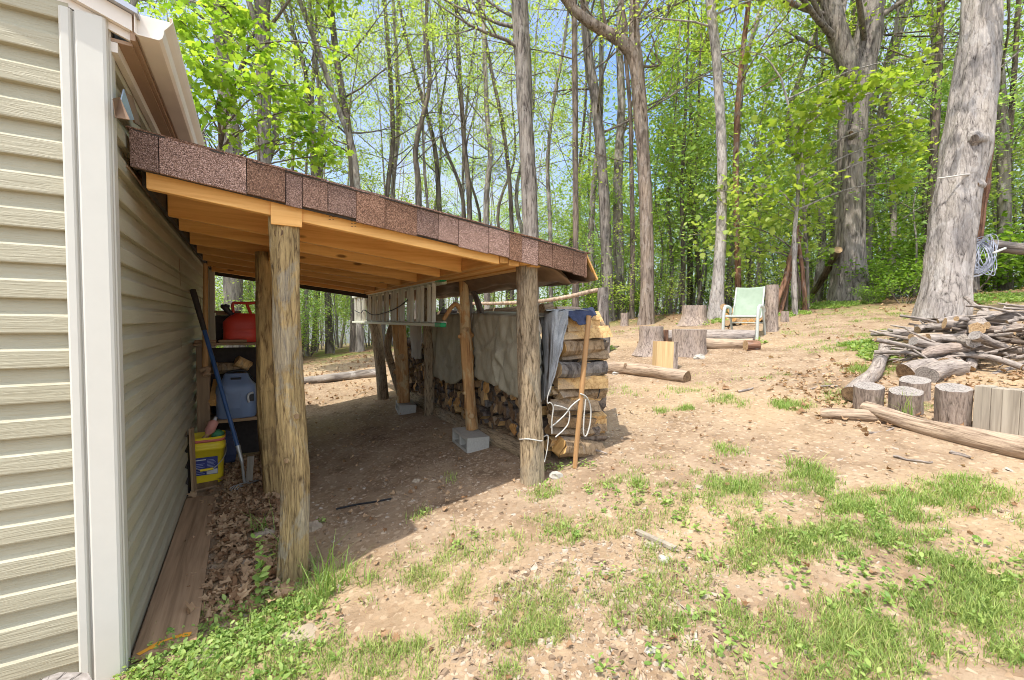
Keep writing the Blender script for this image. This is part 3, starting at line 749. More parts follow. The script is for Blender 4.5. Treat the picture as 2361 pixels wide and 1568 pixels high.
# dark crate and boards behind the fuel can
b = MB(); c0 = OY(497, 785, SY1-0.12); c1 = OY(565, 728, SY1-0.12)
b.box(((c0.x+c1.x)/2, SY1-0.06, (zt1+c1.z)/2+0.001), (c1.x-c0.x, 0.12, c1.z-zt1), None, 0, 0.006)
tag(b.build('storage_box', 'dark_box'), 'dark box standing on the upper shelf behind the red fuel can', 'box')
b = MB(); b.box(((c0.x+c1.x)/2+0.02, SY1-0.06, c1.z+0.012), (0.26, 0.13, 0.02)); b.box(((c0.x+c1.x)/2-0.02, SY1-0.07, c1.z+0.0325), (0.20, 0.10, 0.019))
tag(b.build('scrap_board', 'old_plank_x'), 'scrap boards lying on top of the dark box on the upper shelf', 'board')
# --- fuel can
fy = SY0+0.13
fl = OY(513, 787, fy-0.08); fr = OY(597, 787, fy-0.08); ftop = OY(560, 723, fy).z
can = empty('fuel_can', ((fl.x+fr.x)/2, fy, zt1), 'red plastic fuel can with black spout on the upper shelf', 'fuel can')
cx, cw = (fl.x+fr.x)/2, (fr.x-fl.x); ch = ftop-zt1
b = MB()
def rounded(b, cx, cy, z0, layers, n=24, p=3.6, mi=0):
    vs = []
    for (z, hx, hy, ox) in layers:
        for j in range(n):
            th = 2*math.pi*j/n; c, s = math.cos(th), math.sin(th)
            k = (abs(c)**p+abs(s)**p)**(-1/p)
            vs.append(Vector((cx+ox+hx*c*k, cy+hy*s*k, z0+z)))
    m = len(layers)
    fs = [(i*n+j, i*n+(j+1) % n, (i+1)*n+(j+1) % n, (i+1)*n+j) for i in range(m-1) for j in range(n)]
    b.add(vs, fs, mi, True); b.add(vs[:n], [tuple(range(n-1, -1, -1))], mi); b.add(vs[-n:], [tuple(range(n))], mi)
rounded(b, cx, fy, zt1+0.002, [(0, cw*0.46, 0.085, 0), (0.012, cw*0.49, 0.095, 0), (ch*0.30, cw*0.50, 0.098, 0), (ch*0.34, cw*0.488, 0.094, 0), (ch*0.42, cw*0.488, 0.094, 0), (ch*0.46, cw*0.50, 0.098, 0), (ch*0.68, cw*0.495, 0.098, 0), (ch*0.80, cw*0.45, 0.09, cw*0.03), (ch*0.90, cw*0.38, 0.075, cw*0.07), (ch*1.0, cw*0.27, 0.05, cw*0.13)])
b.build('body', 'red_plastic', can)
b = MB(); hz = OY(560, 699, fy).z
b.tube(spline([(cx-cw*0.20, fy, zt1+ch*0.95), (cx-cw*0.22, fy, hz-0.012), (cx-cw*0.08, fy, hz), (cx+cw*0.25, fy, hz), (cx+cw*0.44, fy, hz-0.005), (cx+cw*0.47, fy, zt1+ch*0.80), (cx+cw*0.46, fy, zt1+ch*0.62)], 30), 0.013, 10)
b.tube([(cx+cw*0.16, fy, hz), (cx+cw*0.30, fy, zt1+ch*0.93)], 0.012, 8); b.build('handle', 'red_plastic', can)
b = MB(); b.tube([(cx-cw*0.20, fy, zt1+ch*0.90), (cx-cw*0.34, fy, zt1+ch*1.06), (cx-cw*0.42, fy-0.01, zt1+ch*1.20), (cx-cw*0.54, fy-0.01, zt1+ch*1.26)], [0.026, 0.022, 0.030, 0.014], 10)
b.tube([(cx-cw*0.42, fy-0.01, zt1+ch*1.16), (cx-cw*0.36, fy-0.01, zt1+ch*1.30)], [0.028, 0.02], 10); b.build('spout', 'black_plastic', can)
b = MB()
for k in range(5): b.box((cx+cw*0.10, fy-0.0975, zt1+ch*(0.47+0.045*k)), (cw*0.5, 0.006, 0.005))
b.build('ribs', 'red_plastic', can)
# --- water jug
jy = SY0+0.16
jl = OY(496, 966, jy-0.14); jr = OY(592, 966, jy-0.14); jt = OY(545, 862, jy-0.05).z
jc, jw, jh = (jl.x+jr.x)/2, jr.x-jl.x, jt-zt2
jug = empty('water_jug', (jc, jy, zt2), 'dusty blue rectangular water jug on the lower shelf', 'water jug')
b = MB(); rounded(b, jc, jy, zt2+0.001, [(0, jw*0.47, 0.135, 0), (0.015, jw*0.5, 0.145, 0), (jh*0.62, jw*0.5, 0.145, 0), (jh*0.72, jw*0.49, 0.14, 0), (jh*0.80, jw*0.40, 0.12, 0.0), (jh*0.90, jw*0.33, 0.06, 0.0), (jh*0.985, jw*0.30, 0.035, 0.0), (jh, jw*0.27, 0.03, 0)], 28, 4.5)
b.build('body', 'blue_jug', jug)
b = MB(); b.tube([(jc-jw*0.13, jy-0.066, zt2+jh*0.885), (jc+jw*0.13, jy-0.066, zt2+jh*0.885)], 0.014, 10); b.build('grip_hole_shade', 'black_plastic', jug)  # solid black bar paints the shade inside the hand hole
b = MB(); b.tube(spline([(jc+jw*0.31, jy-0.148, zt2+jh*0.36), (jc+jw*0.29, jy-0.16, zt2+jh*0.46), (jc+jw*0.31, jy-0.16, zt2+jh*0.55), (jc+jw*0.42, jy-0.155, zt2+jh*0.58)], 14), 0.009, 8); b.build('tap', 'label_white', jug)
b = MB(); b.box((jc+jw*0.37, jy-0.148, zt2+jh*0.47), (jw*0.13, 0.008, jh*0.17), None, 0, 0.003); b.build('recess_shade', 'black_plastic', jug)  # black plate paints the shade inside the hollow round the tap
b = MB(); b.box((jc-jw*0.10, jy-0.1465, zt2+jh*0.40), (jw*0.42, 0.004, jh*0.34), None, 0, 0.0015); b.build('panel', 'blue_jug', jug)
b = MB(); b.tube(spline([(jc-jw*0.30, jy+0.05, zt2+jh*0.96), (jc-jw*0.1, jy+0.06, zt2+jh*1.03), (jc+jw*0.2, jy+0.06, zt2+jh*1.03), (jc+jw*0.45, jy+0.04, zt2+jh*0.80)], 20), 0.012, 8); b.build('strap', 'black_plastic', jug)
# --- odds and ends on the lower shelf
def chunk(name, p, dims, rz, ry, mat, label, cat, seed=1.0):
    b = MB(); q = random.Random(seed); n = 9
    prof = [(math.cos(2*math.pi*i/n)*q.uniform(0.75, 1), math.sin(2*math.pi*i/n)*q.uniform(0.75, 1)) for i in range(n)]
    vs = [Vector((-dims[0]/2+0.1*dims[0]*q.random(), a*dims[1]/2, c*dims[2]/2)) for a, c in prof] + [Vector((dims[0]/2-0.1*dims[0]*q.random(), a*dims[1]/2*0.9, c*dims[2]/2*0.9)) for a, c in prof]
    b.add(vs, [tuple(range(n-1, -1, -1)), tuple(range(n, 2*n))] + [(i, (i+1) % n, n+(i+1) % n, n+i) for i in range(n)])
    o = b.build(name, mat, None, (0, 0, 0)); o.location = p; o.rotation_euler = (0, ry, rz); return tag(o, label, cat)
jz = zt2+jh
chunk('wood_chunk', OY(525, 848, SY0+0.30)+Vector((0, 0, 0)), (0.26, 0.13, 0.12), 0.1, 0.05, 'split_wood_old', 'long brown wood chunk behind the top of the blue jug', 'wood', 4)
chunk('wood_chunk', OY(560, 838, SY0+0.24), (0.14, 0.11, 0.11), 0.3, 0.5, 'split_wood', 'short tilted wood chunk sitting on the long one above the blue jug', 'wood', 6)
# --- yellow bucket
bb = G(478, 1119); bw = 0.265*0.92; bd = 0.22; bz = bb.z
bT = OY(478, 998, bb.y).z
bk = empty('bucket', (bb.x+0.0, bb.y+bd/2, bz), 'yellow square plastic bucket with pink band and navy label by the wall', 'bucket')
bx, by, bh = bb.x-0.006, bb.y+bd/2, 0.40*0.93
b = MB(); L = [(0, 0.84, 0), (0.01, 0.87, 0), (bh*0.72, 0.97, 0), (bh*0.725, 1.03, 0), (bh*0.80, 1.03, 0), (bh*0.805, 0.985, 0), (bh*0.87, 0.99, 0), (bh, 1.03, 0)]
rounded(b, bx, by, bz+0.004, [(z, bw/2*k, bd/2*k, 0) for z, k, _ in L], 28, 5)
b.f.pop(); b.m.pop(); b.sm.pop()     # open top
rounded_in = MB(); rounded(rounded_in, bx, by, bz+0.004, [(z, bw/2*k*0.955, bd/2*k*0.955, 0) for z, k in ((bh, 1.03), (bh*0.5, 0.93), (bh*0.45, 0.92))], 28, 5)
rounded_in.f.pop(-2); rounded_in.m.pop(-2); rounded_in.sm.pop(-2)
b.add(rounded_in.v, [list(reversed(f)) for f in rounded_in.f], 0, True)
b.build('tub', 'yellow_plastic', bk)
b = MB(); rounded(b, bx, by, bz+0.004, [(bh*0.90, bw/2*1.012, bd/2*1.012, 0), (bh*0.955, bw/2*1.035, bd/2*1.035, 0)], 28, 5); b.f = b.f[:28]; b.m = b.m[:28]; b.sm = b.sm[:28]; b.build('band', 'pink_band', bk, solid=0.004)
kf = lambda z: 0.87+(z/(bh*0.72))*0.10
def lab(x0, x1, z0, z1, dy, mat, name, par):
    b = MB()
    vs = [Vector((bx+bw/2*x, by-bd/2*kf(z)-dy, bz+z)) for x, z in ((x0, z0), (x1, z0), (x1, z1), (x0, z1))]
    b.add(vs, [(0, 1, 2, 3)]); return b.build(name, mat, par)
lb = lab(-0.62, 0.62, bh*0.22, bh*0.60, 0.003, 'label_navy', 'label', bk)
lab(0.02, 0.60, bh*0.23, bh*0.33, 0.005, 'label_white', 'print', lb)
lab(-0.55, 0.0, bh*0.54, bh*0.56, 0.005, 'label_white', 'print', lb)
for k in range(6): lab(0.06, 0.52-0.06*(k % 3), bh*(0.38+0.03*k), bh*(0.392+0.03*k), 0.005, 'label_print', 'print', lb)
for k in range(7): lab(-0.55, -0.08-0.07*(k % 2), bh*(0.25+0.035*k), bh*(0.262+0.035*k), 0.005, 'label_print', 'print', lb)
b = MB(); b.tube(spline([(bx-bw*0.52, by, bz+bh*0.78), (bx-bw*0.47, by-bd*0.45, bz+bh*0.55), (bx-bw*0.12, by-bd*0.66, bz+bh*0.36), (bx+bw*0.2, by-bd*0.66, bz+bh*0.37), (bx+bw*0.50, by-bd*0.4, bz+bh*0.58), (bx+bw*0.52, by, bz+bh*0.78)], 36), 0.0035, 6)
hb = b.build('bail', 'tool_steel', bk)
b = MB(); b.tube([(bx-bw*0.14, by-bd*0.665, bz+bh*0.36), (bx+bw*0.2, by-bd*0.665, bz+bh*0.37)], 0.010, 8); b.build('grip', 'yellow_plastic', hb)
# things in the bucket
b = MB(); bt = Vector((bx+0.02, by-0.01, bz+bh*0.93))
b.tube([bt+Vector((-0.03, 0, -0.10)), bt+Vector((-0.015, 0, 0.03)), bt+Vector((0.0, 0, 0.06)), bt+Vector((0.03, 0.0, 0.13)), bt+Vector((0.036, 0, 0.145))], [0.012, 0.014, 0.036, 0.034, 0.014], 12)
pb = b.build('spray_bottle', 'pink_bottle'); tag(pb, 'pink bottle sticking up out of the yellow bucket', 'bottle')
b = MB(); b.tube([bt+Vector((0.036, 0, 0.143)), bt+Vector((0.044, 0, 0.168))], [0.013, 0.011], 10); cp = b.build('cap', 'label_white', pb)
b = MB(); gc = Vector((bx+bw*0.30, by+0.01, bz+bh*0.97))
b.lathe(gc, [(0.045*math.sin(t)+0.0005, -0.045*math.cos(t)) for t in np.linspace(0, math.pi, 12)], 16); tag(b.build('ball', 'green_ball'), 'dark green ball in the top of the yellow bucket', 'ball')
chunk('kindling', (bx-0.03, by-0.04, bz+bh*0.93), (0.16, 0.04, 0.03), 0.6, -0.7, 'split_wood', 'brown stick of kindling in the yellow bucket', 'wood', 8)
# --- boards leaned on the wall beside the bucket
for i, (px, top, bot, dx, mat, lab_) in enumerate(((442, 1003, 1140, 0.03, 'dark_box', 'thin dark board leaning on the siding, nearest the house'), (452, 985, 1140, 0.055, 'old_plank_z', 'brown board leaning between the siding and the yellow bucket'))):
    p0 = G(px-6+i*2, bot); p1 = OY(px, top, p0.y+0.06)
    b = MB(); b.bar(p0+Vector((0.0, 0, 0)), Vector((p0.x-0.015, p0.y+0.05, p1.z)), 0.014, 0.07, (0.2, 1, 0)); tag(b.build('leaning_board', mat), lab_, 'board')
# --- garden tool with blue handle
hp0 = OY(436, 668, 4.30); hp0.x = XW+0.02; tool_d = depth(hp0)
end = G(560, 1128); end.z += 0.01
h1 = AT(548, 1030, depth(end)+0.03)
tool = empty('garden_hoe', end, 'long hand tool with blue handle and black grip leaning against the wall', 'garden tool')
b = MB(); b.tube([hp0.lerp(h1, 0.26), h1], 0.0155, 12); b.build('handle', 'blue_handle', tool)
b = MB(); b.tube([hp0, hp0.lerp(h1, 0.03), hp0.lerp(h1, 0.265)], [0.021, 0.022, 0.018], 12); b.build('grip', 'grip_black', tool)
b = MB(); b.tube([h1-Vector((0, 0, -0.01)), h1+(h1-hp0).normalized()*0.12], [0.018, 0.012], 10); sk_ = h1+(h1-hp0).normalized()*0.11
b.tube([sk_, end+Vector((0.01, 0.05, 0.02))], [0.011, 0.010], 8); b.build('ferrule', 'tool_steel', tool)
b = MB(); b.bar(end+Vector((-0.03, 0.02, 0.012)), end+Vector((0.10, 0.12, 0.014)), 0.06, 0.004); b.build('blade', 'tool_steel', tool)
for k in range(4):
    b = MB(); b.tube(spline([end+Vector((-0.02+0.02*k, 0.03+0.01*k, 0.02)), end+Vector((-0.07+0.02*k, -0.02+0.01*k, 0.03)), end+Vector((-0.10+0.02*k, -0.05+0.01*k, 0.0))], 6), 0.004, 6); b.build('tine', 'tool_steel', tool)
b = MB(); q0 = G(574, 1115); q1 = AT(578, 1052, depth(q0)); b.bar(q0, q1, 0.045, 0.02, (0, 1, 0)); tag(b.build('scrap_stick', 'grey_plank'), 'short pale slat standing beside the metal end of the blue-handled tool', 'wood')
# --- round pole against the shelf
b = MB(); pp0 = OY(473, 850, SY0-0.03); pp1 = OY(474, 608, SY0-0.02)
b.tube([pp0, pp1], [0.022, 0.017], 12); tag(b.build('wood_pole', 'handle_ash'), 'plain round wooden pole standing upright against the shelf rack', 'pole')
b = MB(); b.tube(spline([OY(462, 856, SY0-0.05), OY(480, 850, SY0-0.05), OY(470, 866, SY0-0.055), OY(486, 862, SY0-0.05)], 16), [0.016]*16, 8, rough=0.4, freq=9); tag(b.build('rag', 'cardboard'), 'knotted brown rag hanging at the foot of the upright pole', 'rag')
# --- dark bag and boxes under the shelf
chunk('card_box', G(585, 1010)+Vector((-0.03, 0.12, 0.09)), (0.20, 0.2, 0.22), 0.2, 0, 'cardboard', 'brown cardboard box on the floor under the lower shelf', 'box', 21)
chunk('dark_bag', G(536, 1080)+Vector((-0.02, 0.10, 0.16)), (0.10, 0.16, 0.36), 0.1, 0.05, 'tarp_navy', 'dark blue bag standing on the ground behind the yellow bucket', 'bag', 23)
# --- boards lying on the ground along the wall
def ground_board(pts, z, th, mat, label):
    b = MB(); vs = [Vector((p.x, p.y, zg(p.x, p.y)+z)) for p in pts]
    b.prism(vs, (0, 0, 1), 0, th); return tag(b.build('ground_board', mat), label, 'board')
lumber('ground_ply', (0.40, 0.275, 0.175), (0.19, 0.125, 0.075), 'Y', 38, False, 0.85)
gb = ground_board([G(303, 1535), G(453, 1490), G(500, 1150), G(430, 1158)], 0.012, 0.016, 'ground_ply', 'long plywood strip on the ground beside the wall with an orange paint stroke')
ground_board([G(441, 1140), G(500, 1124), G(506, 1090), G(452, 1090)], 0.008, 0.016, 'ground_ply', 'short brown board on the ground under the yellow bucket')
b = MB(); pts = [G(x, y) for x, y in ((318, 1527), (345, 1512), (372, 1497), (398, 1487), (420, 1481), (440, 1478))]
for i in range(len(pts)-1):
    a, c = pts[i], pts[i+1]; t = Vector((c.x-a.x, c.y-a.y, 0)).normalized(); nrm = Vector((-t.y, t.x, 0)); wd = 0.010+0.004*math.sin(i*2.1)
    vs = [Vector((p.x, p.y, zg(p.x, p.y)+0.0305))+nrm*s*wd for p, s in ((a, -1), (c, -1), (c, 1), (a, 1))]
    b.add(vs, [(0, 1, 2, 3)])
b.build('paint_stroke', 'paint_orange', gb)
# --- black cord on the dirt
b = MB(); b.tube(spline([G(775, 1176)+Vector((0, 0, .008)), G(820, 1166)+Vector((0, 0, .008)), G(860, 1160)+Vector((0, 0, .008)), G(902, 1152)+Vector((0, 0, .008))], 20), 0.006, 6)
tag(b.build('cable', 'cord_black'), 'short black cable lying on the shaded dirt floor', 'cable')
# --- stump at the very corner of the picture
sp = AT(58, 1640, 1.12); o = log_obj('stump', (sp.x, sp.y, zg(sp.x, sp.y)-0.02), (sp.x, sp.y, sp.z+0.0), 0.135, 0.12, ['stump_side', 'end_grey'], 'weathered stump right against the front siding in the near corner', 'stump', None, 28, 12, 0.12, 0, 31)

# ================================================================== ladder under the beam
LX = 1.40
la0, la1 = OX(1010, 648, LX), OX(822, 683, LX); lb0, lb1 = OX(1005, 741, LX), OX(815, 747, LX)
ladder = empty('ladder', ((lb0+lb1)/2), 'aluminium extension ladder hung on edge under the beam with green end caps', 'ladder')
zt_, zb_ = (la0.z+la1.z)/2, (lb0.z+lb1.z)/2; y0_, y1_ = la0.y, lb1.y
for dx in (0.0, 0.055):
    for z in (zt_-dx*0.3, zb_+dx*0.3):
        b = MB(); b.box((LX+dx, (y0_+y1_)/2, z), (0.05, y1_-y0_, 0.030), None, 0, 0.004); b.build('rail', 'ladder_rail', ladder)
k = 0; y = y0_+0.10
while y < y1_-0.05:
    dx = 0.012*(k % 2); b = MB(); b.box((LX+dx, y, (zt_+zb_)/2), (0.030, 0.032, zt_-zb_-0.03), None, 0, 0.008)
    for s in (-0.009, 0.0, 0.009): b.box((LX+dx-0.0155, y+s, (zt_+zb_)/2), (0.003, 0.004, zt_-zb_-0.035))
    b.build('rung', 'aluminium', ladder); y += 0.15; k += 1
for z, px, py in ((zt_, 1028, 640), (zb_, 1028, 738)):
    b = MB(); b.box((LX, y0_-0.055, z), (0.058, 0.13, 0.038), None, 0, 0.006); b.build('end_cap', 'green_cap', ladder)
b = MB(); b.tube(spline([(LX-0.03, y0_+0.75, (zt_+zb_)/2+0.05), (LX-0.03, y0_+1.1, (zt_+zb_)/2-0.02), (LX-0.03, y0_+1.6, (zt_+zb_)/2-0.07), (LX-0.03, y0_+2.2, (zt_+zb_)/2-0.09), (LX-0.03, y0_+2.7, (zt_+zb_)/2-0.02), (LX-0.03, y0_+2.9, (zt_+zb_)/2-0.06), (LX-0.03, y0_+3.3, (zt_+zb_)/2-0.02)], 50), 0.006, 6)
b.build('bungee', 'cord_black', ladder)

# ================================================================== woodpile
def split_mesh(q, L, r, kind):
    """a riven piece of firewood along local X"""
    b = MB()
    if kind == 'round': prof = [(r*math.cos(t)*q.uniform(0.9, 1.05), r*math.sin(t)*q.uniform(0.9, 1.05)) for t in np.linspace(0, 2*math.pi, 12, endpoint=False)]
    else:
        a0 = 0; a1 = q.uniform(1.1, 1.9); rr = r*1.55
        prof = [(-rr*0.45+q.uniform(-.1, .1)*r, -rr*0.35)] + [(-rr*0.45+rr*math.cos(t)*q.uniform(0.95, 1.05), -rr*0.35+rr*math.sin(t)*q.uniform(0.95, 1.05)) for t in np.linspace(a0, a1, 6)]
    n = len(prof); rings = 7; vs = []
    tw = q.uniform(-0.25, 0.25); bow = q.uniform(-0.1, 0.1)*r*2
    for i in range(rings):
        u = i/(rings-1); x = -L/2+L*u; t = tw*(u-0.5); k = 1+q.uniform(-0.05, 0.05)
        for j, (y, z) in enumerate(prof):
            jx = q.uniform(-1, 1)*0.012 if i in (0, rings-1) else 0
            yy, zz = y*k, z*k+bow*math.sin(math.pi*u)
            w = mnoise.noise(Vector((u*5, j*1.3, r*100)))*r*0.12
            vs.append(Vector((x+jx, (yy+w)*math.cos(t)-zz*math.sin(t), yy*math.sin(t)+(zz+w)*math.cos(t))))
    fs = [(i*n+j, i*n+(j+1) % n, (i+1)*n+(j+1) % n, (i+1)*n+j) for i in range(rings-1) for j in range(n)]
    ba = 0
    for i in range(rings-1):
        for j in range(n):
            bark_side = kind == 'round' or 1 <= j <= n-2
            b.add([vs[i*n+j], vs[i*n+(j+1) % n], vs[(i+1)*n+(j+1) % n], vs[(i+1)*n+j]], [(0, 1, 2, 3)], 1 if bark_side else 0)
    b.add(vs[:n], [tuple(range(n-1, -1, -1))], 2); b.add(vs[-n:], [tuple(range(n))], 2)
    return b
PX0, PX1, PY0, PY1 = 1.90, 2.28, 2.62, 6.3
wq = random.Random(77)
def firewood_kind(q, L, r, kind, mats, label, group):
    o = split_mesh(q, L, r, kind).build('firewood', mats, None, (0, 0, 0)); tag(o, label, 'firewood', group); return o
protos = []
for i in range(12):
    old = i % 2
    mats = ['split_wood_old' if old else 'split_wood', 'bark_dark' if i % 3 else 'bark_grey', 'end_dark' if i % 3 else ('end_tan' if i % 4 else 'end_orange')]
    protos.append(firewood_kind(wq, 0.38, wq.uniform(0.042, 0.058), 'round' if i % 4 == 0 else 'split', mats, 'split log packed into the long shaded side of the woodpile', 'split logs along the shaded side of the woodpile'))
first = [True]*12; z = 0.05; row = 0
cnt = 0
while z < 1.06:
    y = PY0+wq.uniform(0, 0.05)
    while y < PY1 and cnt < 290:
        k = wq.randrange(12); o = protos[k] if first[k] else protos[k].copy()
        if not first[k]: COL.objects.link(o)
        first[k] = False; cnt += 1
        o.location = ((PX0+PX1)/2-0.06+wq.uniform(-0.02, 0.04), y+0.05, zg(PX0, y)+z+0.03+wq.uniform(-0.022, 0.022))
        o.rotation_euler = (wq.uniform(0, 6.28), wq.uniform(-0.06, 0.06), wq.uniform(-0.10, 0.10) + (math.pi if wq.random() < 0.5 else 0))
        y += 0.105+wq.uniform(-0.006, 0.012)
    z += 0.092; row += 1
# the sunlit end stack facing the yard
EZ = [(1290, 1378, 1035, 0.075, 'round', 'orange-ended round log at the foot of the woodpile end', 0.25),
      (1275, 1352, 992, 0.06, 'split', 'grey split log low in the woodpile end under the rope loop', 0.12),
      (1272, 1365, 968, 0.055, 'split', 'flat bluish-grey split log crossed by the white rope', 0.15),
      (1280, 1366, 938, 0.060, 'split', 'weathered split log just below the knot of the white rope', 0.08),
      (1290, 1352, 905, 0.055, 'split', 'dark-barked split log at the level of the rope knot', -0.03),
      (1288, 1385, 880, 0.058, 'split', 'long pale-faced split log above the rope knot', 0.04),
      (1285, 1388, 850, 0.060, 'round', 'grey barked round with branch stub in the middle of the woodpile end', 0.02),
      (1298, 1390, 820, 0.045, 'split', 'brown barked split log above the knotty round', 0.0),
      (1292, 1375, 798, 0.066, 'round', 'round-faced yellow log in the upper woodpile end', -0.02),
      (1295, 1392, 768, 0.060, 'split', 'pale freshly split log jutting out to the right', -0.05),
      (1303, 1375, 748, 0.058, 'split', 'creamy split log near the top of the woodpile end', -0.04),
      (1305, 1372, 728, 0.042, 'split', 'top split log of the woodpile end under the dark cloth', 0.0)]
for i, (xa, xb, py, r, kind, label, tilt) in enumerate(EZ):
    yy = 2.50+0.02*math.sin(i*1.9)
    a, c = OY(xa, py, yy), OY(xb, py, yy); L = (c-a).length+0.04; r *= 1.0
    old = i in (1, 2, 3, 4, 6, 7)
    mats = ['split_wood_old' if old else 'split_wood', 'bark_grey' if i in (2, 6, 3) else 'split_wood_old', 'end_orange' if i in (0, 8) else 'end_tan']
    b = split_mesh(random.Random(100+i), L, r, kind); o = b.build('firewood', mats, None, (0, 0, 0))
    o.location = (a+c)/2; o.rotation_euler = (random.Random(i).uniform(3.6, 5.2) if kind == 'split' else 0.4, tilt, -0.12 if i % 2 else 0.06)
    tag(o, label, 'firewood', 'split logs stacked at the sunlit end of the woodpile')
fq = random.Random(12)
for i in range(46):
    py = 735+i*6.4+fq.uniform(-4, 4); xa = fq.choice([1272, 1285, 1318, 1335])+fq.uniform(-6, 6)+max(0, (900-py)*0.06); xb = min(1386, xa+fq.uniform(46, 72)); yy = 2.535+fq.uniform(-0.02, 0.03)
    a, c = OY(xa, py, yy), OY(xb, py, yy)
    if a.z < zg(a.x, a.y)+0.06: continue
    o = split_mesh(random.Random(300+i), (c-a).length+0.05, fq.uniform(0.038, 0.052), 'split').build('firewood', ['split_wood' if i % 3 else 'split_wood_old', 'bark_dark' if i % 2 else 'bark_brown', 'end_tan'], None, (0, 0, 0))
    o.location = (a+c)/2; o.rotation_euler = (fq.uniform(0, 6.28), fq.uniform(-0.1, 0.1), fq.uniform(-0.15, 0.15)); tag(o, 'orange-tan split log wedged in the gaps of the woodpile end', 'firewood', 'split logs wedged into the woodpile end')
# filler rows behind the end stack belong to the pile; a big log lies along its foot
f0, f1 = Vector((1.86, 2.62, 0)), Vector((1.84, 5.6, 0))
log_obj('foot_log', (f0.x, f0.y, zg(f0.x, f0.y)+0.03), (f1.x, f1.y, zg(f1.x, f1.y)+0.03), 0.085, 0.07, ['bark_grey_brown', 'end_dark'], 'dark rotting log lying along the foot of the woodpile', 'log', None, 18, 40, 0.22, 0.03, 12)
for i, (xa, ya, xb, yb, r, lab_) in enumerate(((1098, 727, 1142, 719, 0.05, 'bark-covered log on top of the tarp between the cedar post and the near post'), (1020, 722, 1060, 725, 0.06, 'dark log on top of the woodpile left of the cedar post'), (1246, 718, 1268, 712, 0.06, 'brown knobbly log on top of the tarp beside the near post'), (1278, 722, 1332, 722, 0.055, 'dark round log lying on top of the tarp at the sunlit end'), (1145, 722, 1195, 716, 0.045, 'thin barked log on top of the tarp just left of the near post'), (975, 735, 1015, 726, 0.06, 'dark log on top of the woodpile behind the ladder'))):
    a, c = OX(xa, ya, 2.0), OX(xb, yb, 2.12 if i != 3 else 2.3)
    if i in (2, 3): a = OY(xa, ya, 2.85); c = OY(xb, yb, 2.85)
    log_obj('top_log', a, c, r, r*0.9, ['bark_dark' if i % 2 else 'split_wood_old', 'end_tan'], lab_, 'log', 'logs weighing down the tarp', 14, 12, 0.2, 0.01, 40+i)
# tarps
def tarp(name, fn, nu, nv, mat, label, cat='tarp'):
    b = MB(); b.grid(fn, nu, nv); return tag(b.build(name, mat, solid=0.004), label, cat)
def interp_poly(top, bot):
    def fn(u, v):
        k = u*(len(top)-1); i = min(int(k), len(top)-2); f = k-i
        a = Vector(top[i]).lerp(Vector(top[i+1]), f); c = Vector(bot[i]).lerp(Vector(bot[i+1]), f)
        return a, c
    return fn
def hang(top, bot, x, amp, seed, over=0.0):
    T = [OX(px, py, x) for px, py in top]; B_ = [OX(px, py, x-0.02) for px, py in bot]; ip = interp_poly(T, B_)
    def fn(u, v):
        a, c = ip(u, v)
        if over and v < 0.15:
            w = 1-v/0.15; p = a+Vector((over*w, 0, 0.03*math.sin(w*1.5)))
        else: p = a.lerp(c, (v-0.15)/0.85 if over else v)
        f = amp*(mnoise.noise(Vector((u*5+v*1.2, v*1.3, seed)))+0.5*mnoise.noise(Vector((u*13-v*3, v*2.5, seed+4)))-0.35*max(0, 1-9*abs(mnoise.noise(Vector((u*3.5+v*2.5, v*2-u, seed+8))))))
        hem = v*v*(0.045*mnoise.noise(Vector((u*4.5, seed, 1)))+0.02*mnoise.noise(Vector((u*13, seed, 3))))
        return p+Vector((-abs(f)*1.1+0.2*f, 0.3*f, hem))
    return fn
tarp('tarp', hang([(1092, 722), (1130, 726), (1170, 727), (1215, 727), (1246, 730)], [(1096, 868), (1140, 888), (1172, 903), (1215, 925), (1250, 930)], 1.77, 0.06, 1.0, 0.42), 60, 40, 'tarp_tan', 'large tan tarp draped over the woodpile between the cedar post and the near post')
tarp('tarp', hang([(985, 728), (1020, 726), (1060, 724), (1092, 722)], [(984, 862), (1010, 874), (1040, 886), (1072, 872)], 1.79, 0.055, 6.0, 0.40), 40, 30, 'tarp_tan', 'smaller tan tarp hanging over the woodpile behind the ladder end')
tarp('tarp', hang([(946, 738), (958, 736), (972, 735)], [(949, 818), (958, 829), (972, 828)], 1.81, 0.02, 9.0), 16, 24, 'tarp_pale', 'small pale grey tarp scrap hanging far back on the woodpile')
# the blue-grey cloth over the corner of the pile
dT = [(1242, 728, 1.86, 2.62), (1262, 722, 1.88, 2.50), (1278, 716, 1.92, 2.43), (1300, 716, 1.97, 2.42), (1306, 720, 2.0, 2.42)]
dB = [(1240, 925, 1.80, 2.60), (1252, 922, 1.81, 2.48), (1264, 908, 1.83, 2.42), (1268, 885, 1.88, 2.405), (1292, 800, 1.95, 2.40)]
def yp(t): return OY(t[0], t[1], t[3])
ipd = interp_poly([yp(t) for t in dT], [yp(t) for t in dB])
def denim(u, v):
    a, c = ipd(u, v); p = a.lerp(c, v)
    f = mnoise.noise(Vector((u*7+v*0.8, v*1.6, 3.0)))+0.5*mnoise.noise(Vector((u*17, v*3, 7.0)))
    return p+Vector((0.012*f, -0.05*abs(f)-0.012+0.02*max(0, 1-6*abs(mnoise.noise(Vector((u*4+v*0.5, v*0.9, 21))))), 0.008*f))
tarp('tarp', denim, 44, 50, 'tarp_denim', 'faded blue-grey cloth hanging in folds over the near corner of the woodpile', 'cloth')
